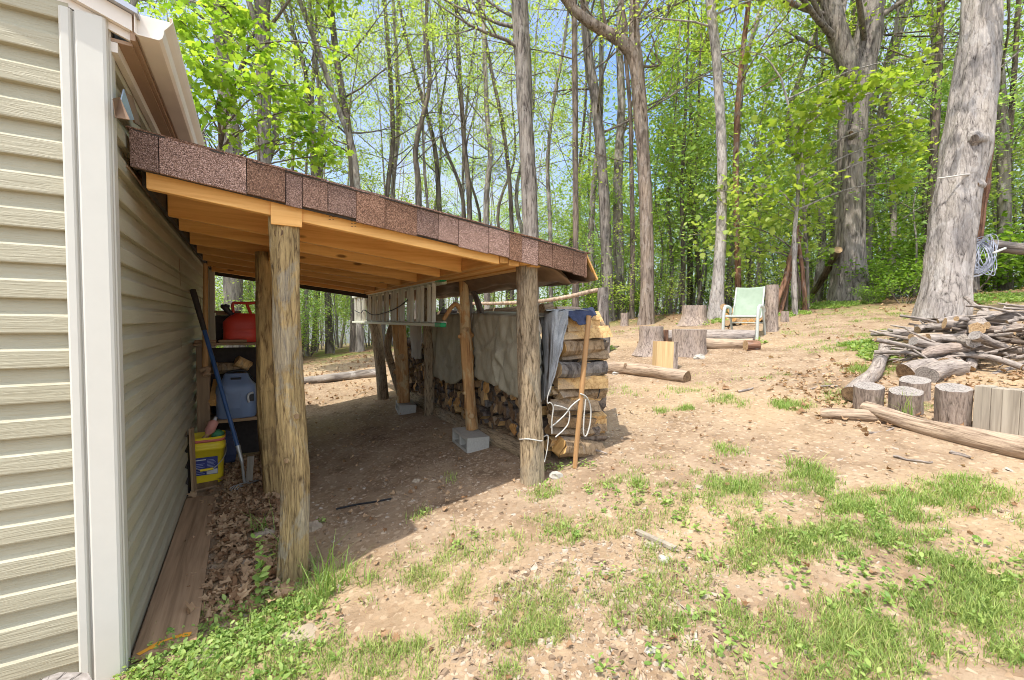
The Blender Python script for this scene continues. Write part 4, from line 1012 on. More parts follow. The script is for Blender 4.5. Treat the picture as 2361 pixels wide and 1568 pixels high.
def navy(u, v):
    a = OY(1296+u*72, 713+3*math.sin(u*6), 2.46); c = OY(1306+u*64, 727+22*math.sin(math.pi*min(1, u*1.1))**1.0, 2.41)
    p = a.lerp(c, v); f = mnoise.noise(Vector((u*6, v*3, 11)))
    return p+Vector((0, -0.02*abs(f)-0.02*v, 0.01*f))
tarp('tarp', navy, 30, 14, 'tarp_navy', 'dark navy cloth lying over the top of the woodpile end behind the leaning stake', 'cloth')
b = MB(); b.grid(lambda u, v: OY(1258+u*112, 715, 2.44+0.55*v)+Vector((0, 0, 0.012*mnoise.noise(Vector((u*5, v*4, 2))))), 24, 14)
tag(b.build('tarp', 'tarp_denim', solid=0.004), 'grey cloth spread flat across the top of the woodpile', 'cloth')
# leaning stake at the end, ropes
st0 = OY(1325, 1062, 2.36); st0.z = zg(st0.x, st0.y); st1 = OY(1357, 728, 2.385)
log_obj('stake', st0, st1, 0.017, 0.019, ['stake_wood', 'end_tan'], 'round brown stake leaning against the sunlit end of the woodpile', 'stake', None, 14, 14, 0.06, 0.008, 3)
def rope(pts, r, label, mat='rope_white', name='rope', n=40):
    b = MB(); b.tube(spline(pts, n), r, 7); return tag(b.build(name, mat), label, 'rope')
yr = 2.352
rope([OY(x, y, yy) for x, y, yy in ((1268, 985, 2.42), (1278, 978, 2.40), (1300, 958, 2.39), (1318, 935, 2.38), (1340, 918, 2.36), (1349, 914, yr), (1338, 908, yr), (1352, 916, 2.345), (1361, 940, yr), (1360, 975, yr), (1352, 1003, yr), (1345, 1000, yr), (1346, 960, yr), (1350, 920, 2.345))], 0.0055, 'white rope knotted on the leaning stake and hanging in a loop', n=90)
rope([OY(x, y, 2.385) for x, y in ((1278, 934), (1300, 940), (1312, 950), (1310, 975), (1298, 992), (1280, 1008))], 0.005, 'thin white rope sagging across the low logs of the woodpile end')
rope([OY(x, y, 2.385) for x, y in ((1272, 1000), (1272, 970), (1275, 940), (1268, 928), (1262, 930), (1262, 915), (1270, 890))], 0.0045, 'pale cord hanging down the near corner of the woodpile beside the post')
rope([OY(x, y, 2.47) for x, y in ((1379, 872), (1382, 890), (1381, 905), (1377, 918))], 0.004, 'short dark cord end dangling from the right of the woodpile', 'cord_black')
pc = p2.lerp(Vector((OY(1214, 615, 2.40).x, 2.40, 1.672)), 0.22)
b = MB(); ring = [pc+Vector((0.079*math.cos(t), 0.079*math.sin(t), 0.012*math.sin(t*2))) for t in np.linspace(0, 2*math.pi, 30)]
b.tube(ring, 0.005, 6); b.tube(spline([pc+Vector((0.088, -0.02, 0)), pc+Vector((0.11, -0.04, 0.01)), pc+Vector((0.10, -0.05, -0.07)), pc+Vector((0.07, -0.06, -0.16))], 14), 0.004, 6)
tag(b.build('rope', 'rope_white'), 'white rope tied round the foot of the near log post', 'rope')
# sticks and tool standing against the pile beside the cedar post
b = MB(); a = OX(1081, 858, 1.74); c = OX(1085, 680, 1.78); b.bar(a, c, 0.035, 0.014, (0, 1, 0)); tag(b.build('lath_stake', 'grey_plank'), 'grey-green lath standing upright just right of the cedar post', 'stake')
log_obj('prop_stick', OX(1110, 728, 1.80), OX(1090, 672, 1.74), 0.030, 0.026, ['bark_dark', 'end_dark'], 'dark barked stick slanting from the cedar post down to the tarp', 'stick', None, 12, 10, 0.1, 0.01, 9)
ax = empty('axe', OX(1089, 850, 1.76), 'axe with blue collar and orange handle standing against the tarp', 'axe')
b = MB(); b.tube([OX(1088, 848, 1.76), OX(1092, 790, 1.77), OX(1094, 765, 1.775)], [0.012, 0.014, 0.016], 10); b.build('handle', 'handle_ash', ax)
b = MB(); b.tube([OX(1094, 768, 1.775), OX(1097, 738, 1.78)], [0.019, 0.021], 10); b.build('collar', 'blue_handle', ax)
b = MB(); b.bar(OX(1094, 738, 1.78), OX(1103, 727, 1.79), 0.05, 0.05, (0, 1, 0), 0, 0.01); b.build('head', 'blue_handle', ax)

# ================================================================== rail fence behind the pile
fpb = G(1393, 813); fd = depth(fpb)
fence = empty('rail_fence', fpb, 'rough fence of one barked post with a peeled pole rail behind the woodpile', 'fence')
b = MB(); b.tube(spline([fpb-Vector((0, 0, 0.05)), AT(1391, 740, fd), AT(1389, 664, fd)], 40), lerpl([0.105, 0.095, 0.088], 40), 22, 0, True, 1, 0.13, 8, 0.2, 2.4); b.build('post', ['bark_grey', 'end_tan'], fence)
b = MB(); b.tube(spline([AT(1402, 667, fd), AT(1370, 670, fd+0.02), AT(1315, 683, fd+0.15), AT(1240, 695, fd+0.3), AT(1160, 699, fd+0.4), AT(1085, 700, fd+0.5)], 60), lerpl([0.034, 0.036, 0.03, 0.026], 60), 12, 0, True, 1, 0.15, 8, 0.1, 8.4); b.build('rail', ['log_bare', 'end_tan'], fence)
# ================================================================== stumps, logs and the chair up the slope
def stump(px, py_base, py_top, w_px, label, r_flare=1.15, mats=('stump_side', 'end_grey'), seed=1.0, dep=None, tilt=0.0, name='stump', rough=0.12, sink=0.04, n=36):
    p = G(px, py_base); d = dep or depth(p)
    if dep: p = AT(px, py_base, dep)
    r = RAD(px, w_px, d); h = (py_base-py_top)*d/FV
    p = p+Vector((p.x, p.y, 0)).normalized()*r*0.8; p.z = zg(p.x, p.y)
    top = p+Vector((-p.x, -p.y, 0)).normalized()*tilt*h+Vector((0, 0, h))
    b = MB(); L = (top-p).length+sink; rings = 22
    path = [Vector((0, 0, -sink+L*i/(rings-1))) for i in range(rings)]
    rr = [r*(1+(r_flare-1)*max(0, 1-i/(rings-1)*1.6)**2) for i in range(rings)]
    b.tube(path, rr, n, 0, True, 1, rough, 9, 0.14, seed, True, 1, Vector((1, 0, 0)))
    o = b.build(name, list(mats), None, (0, 0, 0)); o.location = p; o.rotation_mode = 'QUATERNION'; o.rotation_quaternion = (top-p).to_track_quat('Z', 'Y')
    return tag(o, label, 'stump')
stump(1500, 818, 755, 56, 'flared grey tree stump at the left end of the bench logs', 1.6, seed=2)
stump(1590, 822, 765, 78, 'wide low stump with notched foot behind the pale sawn bolt', 1.12, seed=3, rough=0.16)
stump(1598, 750, 706, 58, 'broad cut stump back by the trees, left of the green chair', 1.35, seed=4)
stump(1776, 765, 658, 30, 'tall narrow grey stump standing just right of the green chair', 1.35, seed=5)
stump(1439, 752, 722, 18, 'small cut stump far back between the fence post and the tall trunk', 1.2, seed=6)
stump(1532, 782, 735, 16, 'short splintered reddish stub standing beside the bench logs', 1.1, ('bark_red', 'end_tan'), 7, dep=7.0, rough=0.3)
stump(1808, 742, 718, 18, 'low pale round at the edge of the greenery right of the tall stump', 1.1, seed=8)
# the sawn bolt with one pale face
pb_ = G(1540, 856); d = depth(pb_); w = 54*d/FV; h = 70*d/FV
b = MB(); q = random.Random(3); n_ = 14
prof = [(-w*0.5, -0.02), (w*0.18, -0.05)] + [(w*0.18+w*0.32*math.sin(t), -0.05+0.24*(1-math.cos(t))/2) for t in np.linspace(0.3, math.pi, 6)] + [(-w*0.3, 0.20), (-w*0.5, 0.15)]
m_ = len(prof); vs = [Vector((x, y, z)) for z in np.linspace(0, h, 6) for x, y in prof]
for i in range(5):
    for j in range(m_):
        b.add([vs[i*m_+j], vs[i*m_+(j+1) % m_], vs[(i+1)*m_+(j+1) % m_], vs[(i+1)*m_+j]], [(0, 1, 2, 3)], 0 if j == 0 or j >= m_-2 else 1)
b.add(vs[-m_:], [tuple(range(m_))], 2)
o = b.build('split_bolt', ['bolt_face', 'stump_side', 'end_tan'], None, (0, 0, 0)); o.location = pb_+Vector((0.02, 0.03, -0.01)); o.rotation_euler = (R(-3), R(1.5), R(-31)); tag(o, 'upright bolt of wood with a pale sawn face standing on the dirt', 'wood')
# log lying in front
a = G(1388, 858); c = G(1592, 882); log_obj('fallen_log', a+Vector((0, 0.05, 0.06)), c+Vector((0, 0.05, 0.045)), 0.085, 0.075, ['log_bare', 'end_dark'], 'bare fallen log lying on the dirt in front of the pale bolt', 'log', None, 22, 40, 0.16, 0.03, 14, knots=2)
# bench logs
d = 6.9
a, c = AT(1520, 776, d+0.5), AT(1740, 776, d-0.25); log_obj('bench_log', a, c, 0.105, 0.10, ['drift', 'end_grey'], 'silvery upper bench log with long cracks in front of the chair', 'log', 'logs stacked as a bench', 24, 40, 0.10, 0.02, 15)
a, c = AT(1600, 790, d-0.05), AT(1735, 793, d-0.45); log_obj('bench_log', a, c, 0.085, 0.085, ['log_bare', 'end_grey'], 'brown-bellied lower bench log under the silvery one', 'log', 'logs stacked as a bench', 22, 30, 0.12, 0.02, 16)
p = G(1722, 806); log_obj('log_round', p+Vector((-0.05, 0, 0.06)), p+Vector((0.1, -0.10, 0.06)), 0.08, 0.085, ['bark_red', 'end_tan'], 'short reddish log end at the foot of the right end of the bench logs', 'log', None, 16, 6, 0.1, 0, 17)
# log rounds stacked behind the chair
for i, (x, y, r) in enumerate(((1668, 708, 9), (1672, 728, 8), (1684, 716, 8), (1760, 712, 8), (1764, 728, 9), (1766, 745, 9), (1700, 742, 8), (1716, 744, 8), (1732, 742, 8), (1675, 745, 8), (1690, 735, 8), (1748, 735, 8))):
    dd = 8.75; p = AT(x, y, dd); dirv = Vector((p.x, p.y, 0)).normalized()
    log_obj('stacked_round', p, p+dirv*0.4, r*dd/FV*0.85, r*dd/FV*0.8, ['bark_red' if i % 2 else 'bark_dark', 'end_orange' if i % 3 else 'end_tan'], 'cut log round in the small stack behind the green chair', 'log', 'log rounds stacked behind the green chair', 14, 6, 0.08, 0, 20+i)
# --- sling chair
cpos = G(1714, 777); cd = depth(cpos)
vz = Vector((0, 0, 1)); toward = Vector((-cpos.x, -cpos.y, 0)).normalized(); rgt = Vector((-toward.y, toward.x, 0))
ang = R(-14); fwd = Vector((toward.x*math.cos(ang)-toward.y*math.sin(ang), toward.x*math.sin(ang)+toward.y*math.cos(ang), 0)); rgt = Vector((-fwd.y, fwd.x, 0))
zf = AT(1700, 665, cd).z
chair = empty('garden_chair', cpos, 'pale green mesh sling chair with white metal arms beside the bench logs', 'chair')
cl = cpos.copy(); CS = 0.86
def cp_(x, y, z): return cl + rgt*x*CS + fwd*y*CS + Vector((0, 0, 1))*z*CS
for s in (-1, 1):
    b = MB(); x = s*0.30
    b.tube(spline([cp_(x, 0.30, -0.03), cp_(x, 0.29, 0.30), cp_(x, 0.27, 0.50), cp_(x, 0.20, 0.585), cp_(x, 0.05, 0.60), cp_(x, -0.14, 0.575), cp_(x, -0.20, 0.50)], 30), 0.021, 10, squash=1.5); b.build('arm', 'chair_frame', chair)
    b = MB(); b.tube(spline([cp_(x*1.0, -0.36, -0.03), cp_(x, -0.28, 0.15), cp_(x, -0.16, 0.42), cp_(x, -0.10, 0.575)], 20), 0.018, 10); b.build('leg', 'chair_frame', chair)
    b = MB(); x = s*0.255; b.tube(spline([cp_(x, 0.26, 0.415), cp_(x, 0.0, 0.38), cp_(x, -0.15, 0.40), cp_(x, -0.23, 0.55), cp_(x, -0.36, 1.0)], 30), 0.015, 8); b.build('side_rail', 'chair_frame', chair)
b = MB(); b.grid(lambda u, v: cp_(-0.25+0.5*u, 0.27-0.42*v, 0.42-0.035*math.sin(v*math.pi*0.8)-0.012*math.sin(u*math.pi)), 12, 12); b.build('seat', 'chair_mesh', chair, solid=0.004)
b = MB(); b.grid(lambda u, v: cp_((-0.25+0.5*u)*(1+0.05*v), -0.15-0.06*math.sin(v*1.6)-0.155*v-0.015*math.sin(u*math.pi), 0.405+0.605*v-0.018*math.sin(u*math.pi)*(v > 0.95)), 12, 20); b.build('backrest', 'chair_mesh', chair, solid=0.004)
b = MB(); b.tube([cp_(-0.27, 0.27, 0.40), cp_(0.27, 0.27, 0.40)], 0.015, 8); b.build('crossbar', 'chair_frame', chair)
b = MB(); b.tube([cp_(-0.28, -0.22, 0.28), cp_(0.28, -0.22, 0.28)], 0.012, 8); b.build('crossbar', 'chair_frame', chair)

# ================================================================== the fire-ring stumps and brush heap on the right
stump(2000, 946, 892, 68, 'low round stump seat at the left of the four, touching the curved driftwood', 1.05, seed=41, sink=0.08, tilt=0.27)
stump(2086, 958, 906, 80, 'stump seat with weathered dished top, second of the row of four', 1.05, seed=42, sink=0.08, tilt=0.27)
stump(2106, 925, 880, 74, 'stump seat half hidden behind the others, set back against the brush heap', 1.04, seed=43, sink=0.08, tilt=0.27)
stump(2194, 982, 896, 84, 'largest round stump seat, just left of the broad flat-faced block', 1.05, seed=44, sink=0.08, tilt=0.27)
# broad flat block
pa, pb2 = G(2240, 990), G(2375, 1012); da = depth(pa)
hA = 102*da/FV
b = MB(); vecx = (pb2-pa); vecx.z = 0; vecx.normalize(); back = Vector((-vecx.y, vecx.x, 0)); back = back if back.dot(Vector((pa.x, pa.y, 0))) > 0 else -back
for i, (u0, u1, dz, dy) in enumerate(((0, 0.30, 0.0, 0.0), (0.302, 0.50, -0.006, 0.004), (0.502, 0.80, -0.003, -0.003), (0.802, 1.1, -0.01, 0.002))):
    L = (pb2-pa).length; q0 = pa+vecx*L*u0+back*dy; q1 = pa+vecx*L*u1+back*dy
    vs = [Vector((p_.x, p_.y, z_)) for z_ in (zg(q0.x, q0.y)-0.08, pa.z+hA+dz) for p_ in (q0, q1, q1+back*0.13, q0+back*0.13)]
    b.add(vs, [(0, 1, 5, 4), (1, 2, 6, 5), (2, 3, 7, 6), (3, 0, 4, 7), (4, 5, 6, 7)])
tag(b.build('timber_block', 'grey_plank', bevel=0.004), 'broad pale block of upright grey timber at the right edge beside the stump seats', 'wood')
log_obj('driftwood_log', G(1958, 930)+Vector((0, 0, 0.08)), G(2040, 812)+Vector((0, 0, 0.10)), 0.062, 0.055, ['drift', 'end_dark'], 'curved grey driftwood log running up the slope from the stump seats', 'log', None, 20, 30, 0.14, 0.06, 51)
log_obj('border_log', G(1893, 962)+Vector((0, 0, 0.035)), G(2062, 978)+Vector((0.05, 0, 0.04)), 0.040, 0.05, ['log_bare', 'end_dark'], 'thin peeled log lying under the left end of the long border log', 'log', None, 18, 30, 0.12, 0.02, 52)
log_obj('border_log', G(1992, 962)+Vector((0, 0, 0.075)), G(2420, 1066)+Vector((0, 0, 0.05)), 0.050, 0.066, ['log_bare', 'end_dark'], 'long peeled border log lying in front of the stump seats', 'log', None, 22, 60, 0.10, 0.03, 53)
# brush heap: fallen limbs, each its own
bq = random.Random(99)
bc = G(2225, 822)
fwdh = Vector((bc.x, bc.y, 0)).normalized(); sideh = Vector((fwdh.y, -fwdh.x, 0))
def heap_h(s, f): return 0.47*max(0, 1-((s-0.35)/1.15)**2)*max(0.0, 1-(f/0.85)**2)
first_br = True
protoB = []
for k in range(6):
    b = MB(); L = 1.0; pts = [Vector((0.04*bq.uniform(-1, 1), 0.04*bq.uniform(-1, 1), L*t)) for t in (0, 0.25, 0.5, 0.75, 1)]
    b.tube(spline(pts, 16), lerpl([0.030, 0.024, 0.014], 16), 9, 0, True, 1, 0.2, 7, 0.3, k*3.0)
    for j in range(2):
        t = bq.uniform(0.3, 0.8); p = pts[0].lerp(pts[-1], t); dv = Vector((bq.uniform(-1, 1), bq.uniform(-1, 1), 0.9)).normalized()
        b.tube(spline([p, p+dv*0.15, p+dv*0.28+Vector((0.02, 0, 0))], 6), lerpl([0.015, 0.008], 6), 6, 0, True, 1, 0.1, 7, 0.3, k)
    protoB.append(tag(b.build('fallen_branch', ['drift' if k % 3 else 'bark_dark', 'end_tan'], None, (0, 0, 0)), 'weathered bare branch tangled in the brush heap', 'branch', 'branches of the brush heap'))
usedB = [False]*6
for i in range(135):
    k = bq.randrange(6); o = protoB[k] if not usedB[k] else protoB[k].copy()
    if usedB[k]: COL.objects.link(o)
    usedB[k] = True
    s, f = bq.uniform(-0.50, 1.5), bq.uniform(-0.62, 0.75)
    p = bc+sideh*s+fwdh*f; z = zg(p.x, p.y)+heap_h(s, f)*bq.uniform(0.35, 1.0)+0.03
    a_ = bq.gauss(0, 0.75)+(math.pi if bq.random() < 0.5 else 0)
    dirv = (sideh*math.cos(a_)+fwdh*math.sin(a_)*0.8+Vector((0, 0, bq.uniform(-0.25, 0.35)))).normalized(); L = 0.25+0.75*bq.random()**1.5
    o.location = Vector((p.x, p.y, z))-dirv*L*0.5; o.rotation_mode = 'QUATERNION'; o.rotation_quaternion = dirv.to_track_quat('Z', 'Y')
    t_ = bq.uniform(0.35, 1.0); o.scale = (t_, t_, L)
for i, (x0, y0, x1, y1, r, dd, lab_, mats) in enumerate((
    (2098, 866, 2200, 812, 0.085, 4.35, 'wide cracked log slanting up the left of the brush heap', ('drift', 'end_dark')),
    (2085, 858, 2150, 842, 0.080, 4.15, 'hollow-ended dark log low at the left of the brush heap', ('drift', 'end_dark')),
    (2135, 868, 2215, 848, 0.090, 4.0, 'short log with a slanting pale sawn face at the front of the brush heap', ('drift', 'end_grey')),
    (2215, 748, 2330, 756, 0.095, 4.9, 'big grey slab of log lying on top of the brush heap', ('drift', 'end_grey')),
    (2100, 778, 2345, 780, 0.038, 4.6, 'long straight branch lying across the whole brush heap', ('log_bare', 'end_tan')),
    (2200, 800, 2390, 818, 0.060, 4.4, 'thick branch running off to the right of the brush heap', ('drift', 'end_tan')),
    (2285, 872, 2370, 838, 0.045, 4.0, 'curved pale branch at the right edge of the brush heap', ('drift', 'end_tan')),
    (2178, 838, 2232, 812, 0.055, 4.2, 'short stubby grey log in the middle of the brush heap', ('stump_side', 'end_tan')),
    (2225, 812, 2260, 800, 0.042, 4.3, 'small pale log chunk in the dark hollow of the brush heap', ('log_bare', 'end_tan')),
    (2235, 850, 2262, 815, 0.040, 4.15, 'twisted stub of wood standing up in the brush heap', ('drift', 'end_tan')),
    (2160, 905, 2290, 878, 0.028, 3.9, 'crooked thin branch along the front of the brush heap', ('drift', 'end_tan')))):
    log_obj('heap_log', AT(x0, y0, dd), AT(x1, y1, dd+0.15), r, r*0.85, list(mats), lab_, 'log', 'logs in the brush heap', 16, 20, 0.16, 0.05 if i > 3 else 0.02, 60+i)
for i in range(22):
    s, f = bq.uniform(-0.45, 1.35), bq.uniform(-0.6, 0.25); p = bc+sideh*s+fwdh*f; z = zg(p.x, p.y)+heap_h(s, f)*bq.uniform(0.55, 0.95)+0.05
    a_ = bq.gauss(0, 0.8); dv = (sideh*math.cos(a_)+fwdh*math.sin(a_)+Vector((0, 0, bq.uniform(-0.3, 0.3)))).normalized(); L = bq.uniform(0.18, 0.5); r = bq.uniform(0.03, 0.07)
    log_obj('heap_log', Vector((p.x, p.y, z))-dv*L/2, Vector((p.x, p.y, z))+dv*L/2, r, r*bq.uniform(0.7, 1), ['drift' if i % 3 else 'stump_side', 'end_grey' if i % 2 else 'end_tan'], 'grey cut log chunk lodged in the brush heap', 'log', 'log chunks in the brush heap', 12, 9, 0.22, 0.03, 200+i)
b = MB(); pts = [AT(2225, 685, 5.2), AT(2248, 705, 5.1), AT(2268, 712, 5.0), AT(2282, 735, 4.9)]; b.tube(spline(pts, 18), lerpl([0.02, 0.03], 18), 9, rough=0.1)
tag(b.build('fallen_branch', 'drift'), 'pale bent branch poking up behind the brush heap beside the big trunk', 'branch')
# tripod of brown poles, leaning log
td = 9.6; apex = AT(1832, 560, td)
for i, (x, y, tx, ty, r, mat, lab_) in enumerate(((1782, 700, 1838, 520, 0.06, 'bark_red', 'dark red-brown pole at the left of the tepee of poles'), (1797, 705, 1845, 545, 0.05, 'bark_red', 'second red-brown pole of the tepee'), (1812, 708, 1830, 555, 0.04, 'bark_dark', 'dark pole in the middle of the tepee'), (1832, 700, 1836, 560, 0.05, 'bark_pale', 'pale grey pole of the tepee'), (1856, 690, 1834, 530, 0.05, 'bark_red', 'red-brown pole at the right of the tepee'), (1846, 705, 1826, 560, 0.035, 'bark_dark', 'thin dark pole of the tepee'))):
    a = AT(x, y, td+0.1*(i % 3)); a.z = zg(a.x, a.y); c = AT(tx, ty, td+0.2)
    log_obj('tepee_pole', a, c, r, r*0.7, [mat, 'end_tan'], lab_, 'pole', 'poles propped as a tepee', 12, 24, 0.14, 0.06, 80+i)
oakd = 10.4
log_obj('leaning_log', G(1848, 697), AT(1932, 576, oakd-0.1), 0.075, 0.085, ['bark_dark', 'end_tan'], 'dark log leaning against the forked oak trunk', 'log', None, 14, 24, 0.1, 0.05, 91)
log_obj('cross_pole', AT(2278, 566, 6.9), AT(2420, 578, 6.6), 0.09, 0.085, ['bark_grey', 'end_tan'], 'thick grey horizontal pole beyond the wire coil at the right edge', 'pole', None, 16, 20, 0.1, 0.02, 92)
# wire coil hung on the big trunk
wc = AT(2272, 590, 6.75); b = None
wq2 = random.Random(4); first_loop = MB()
coil = empty('wire_coil', wc, 'hank of grey wire hanging on the right side of the big pale trunk', 'wire coil')
view = (wc-CAMP).normalized(); vr = view.cross(Vector((0, 0, 1))).normalized()
for k in range(22):
    rx, rz = wq2.uniform(0.05, 0.15), wq2.uniform(0.20, 0.30); ox, oz = wq2.uniform(-0.10, 0.02), wq2.uniform(-0.05, 0.05); tl = wq2.uniform(-0.35, 0.35); tw = wq2.uniform(-0.5, 0.5)
    pts = []
    for t in np.linspace(0, 2*math.pi, 36):
        x, z = rx*math.cos(t), rz*math.sin(t)
        xx, zz = x*math.cos(tl)-z*math.sin(tl)+ox, x*math.sin(tl)+z*math.cos(tl)+oz
        pts.append(wc+vr*xx+Vector((0, 0, zz))+view*(0.10*math.sin(t+tw)+0.04*wq2.uniform(-0.2, 0.2)))
    b = MB(); b.tube(pts, 0.0055, 5, caps=False); b.build('wire_loop', 'wire_grey', coil)
b = MB(); b.bar(AT(2288, 584, 6.6), AT(2318, 572, 6.55), 0.05, 0.03, (0, 0, 1), 0, 0.01); b.build('buckle', 'chair_frame', coil)
# small bits on the ground
b = MB(); a, c = G(1466, 1229), G(1556, 1270); b.bar(a+Vector((0, 0, .012)), c+Vector((0, 0, .012)), 0.030, 0.016, (0, 0, 1)); tag(b.build('stick', 'grey_plank'), 'flat grey stick lying on the grassy dirt in the foreground', 'stick')
for i, (x, y, x1, y1, r, lab_) in enumerate(((1345, 1042, 1400, 1050, 0.010, 'thin brown twig beside the foot of the woodpile'), (2190, 1045, 2240, 1060, 0.012, 'small dark twig in front of the long border log'), (1700, 905, 1735, 897, 0.014, 'brown twig on the bare slope below the bench logs'), (1930, 893, 1868, 900, 0.011, 'forked pale twig on the bare slope left of the driftwood log'), (2060, 1055, 2150, 1070, 0.008, 'thin twig lying in the sandy strip'), (2000, 1000, 2060, 990, 0.01, 'twig lying parallel to the border logs'))):
    a, c = G(x, y), G(x1, y1); log_obj('twig', a+Vector((0, 0, .01)), c+Vector((0, 0, .012)), r, r*0.6, ['drift', 'end_tan'], lab_, 'twig', None, 8, 10, 0.1, 0.02, 120+i)
def rock(x, y, s, label, seed, mat='rock', flat=0.5):
    p = G(x, y); b = MB(); nu, nv = 14, 9; q = Vector((seed*3.1, seed*1.7, 0))
    vs = []
    for j in range(nv):
        ph = math.pi*j/(nv-1)
        for i in range(nu):
            th = 2*math.pi*i/nu; d_ = Vector((math.sin(ph)*math.cos(th), math.sin(ph)*math.sin(th), math.cos(ph)))
            r = s*(1+0.45*mnoise.noise(d_*1.6+q)+0.2*mnoise.noise(d_*4+q)); vs.append(p+Vector((d_.x*r, d_.y*r*0.8, d_.z*r*flat)))
    b.add(vs, [(j*nu+i, j*nu+(i+1) % nu, (j+1)*nu+(i+1) % nu, (j+1)*nu+i) for j in range(nv-1) for i in range(nu)], 0, False)
    tag(b.build('rock', mat), label, 'rock')
for i, (x, y, s, lab_) in enumerate(((1282, 1098, 0.055, 'pale rock on the dirt just right of the near post foot'), (1612, 826, 0.09, 'white rock by the end of the fallen log'), (722, 1218, 0.06, 'flat stone leaning at the foot of the corner post'), (1420, 862, 0.06, 'white rock at the left end of the fallen log'), (655, 1345, 0.085, 'flat grey stone among the weeds below the corner post'), (588, 1290, 0.08, 'broad flat stone in the leaf litter under the lean-to'), (610, 1235, 0.06, 'rounded stone in the leaf litter left of the corner post'), (1500, 1500, 0.022, 'small white pebble in the gravelly foreground'), (1530, 1290, 0.03, 'pale fist-sized stone in the foreground gravel'), (960, 1110, 0.03, 'small stone on the shaded dirt floor'), (1610, 1125, 0.03, 'small stone on the worn path'), (470, 1510, 0.09, 'flat tan stone in the weeds near the plywood strip'), (690, 1465, 0.10, 'flat tan slab half buried in the weeds in front'))):
    rock(x, y, s*(0.75 if i > 10 else 1), lab_, i+1.3, 'rock_tan' if i in (2, 4, 5, 6, 9, 10, 11, 12) else 'rock', flat=0.2 if i in (4, 5, 11, 12) else 0.6)
# ================================================================== trees
LEAF_D = np.array([(0, 0, 0), (0.5, -0.32, 0.06), (1, 0, -0.05), (0.5, 0.32, 0.06)])          # plain leaf, 4 corners
LEAF_M = np.array([(0, 0, 0), (0.05, -0.28, 0.0), (0.30, -0.50, 0.02), (0.40, -0.28, 0.02), (0.72, -0.36, -0.02), (0.66, -0.14, 0.0), (1.0, 0, -0.06),
                   (0.66, 0.14, 0.0), (0.72, 0.36, -0.02), (0.40, 0.28, 0.02), (0.30, 0.50, 0.02), (0.05, 0.28, 0.0)])      # lobed leaf
def leaves_np(pts, size, rng, shape=LEAF_D, droop=0.35, var=0.35):
    """pts (n,3) leaf bases -> vertices, faces"""
    n = len(pts); k = len(shape)
    yaw = rng.uniform(0, 2*np.pi, n); pit = rng.normal(-droop, 0.45, n); rol = rng.normal(0, 0.55, n); s = size*(1+rng.uniform(-var, var, n))
    cy, sy, cp, sp, cr, sr = np.cos(yaw), np.sin(yaw), np.cos(pit), np.sin(pit), np.cos(rol), np.sin(rol)
    ex = np.stack([cy*cp, sy*cp, sp], -1)
    e0 = np.stack([-sy, cy, np.zeros(n)], -1); e1 = np.cross(ex, e0)
    ey = e0*cr[:, None]+e1*sr[:, None]; ez = np.cross(ex, ey)
    V = pts[:, None, :] + s[:, None, None]*(shape[None, :, 0:1]*ex[:, None]+shape[None, :, 1:2]*ey[:, None]+shape[None, :, 2:3]*ez[:, None])
    return V.reshape(-1, 3), np.arange(n*k).reshape(n, k)
def branch(mb, p, d, L, r, q, depth_, tips, up=0.25, n=5, kids=(3, 5), wob=0.25):
    k = 6; pts = [p]; dd = d.normalized()
    for i in range(k-1):
        dd = (dd + Vector((q.gauss(0, wob), q.gauss(0, wob), q.gauss(0, wob)+up*0.35))*0.35).normalized()
        pts.append(pts[-1]+dd*L/(k-1))
    mb.tube(pts, lerpl([r, r*0.7, r*0.22], k), n, 0, False)
    if depth_ == 0:
        for t in pts[2:]: tips.append((t, L*0.25))
        return
    for _ in range(q.randint(*kids)):
        t = q.uniform(0.3, 1.0); i = min(int(t*(k-1)), k-2); s = pts[i].lerp(pts[i+1], t*(k-1)-i)
        a = dd.cross(Vector((q.gauss(0, 1), q.gauss(0, 1), q.gauss(0, 1)))).normalized()
        branch(mb, s, (dd*0.8+a*q.uniform(0.5, 1.0)), L*q.uniform(0.4, 0.65), r*0.45, q, depth_-1, tips, up, max(3, n-1), kids, wob)
    tips.append((pts[-1], L*0.25))
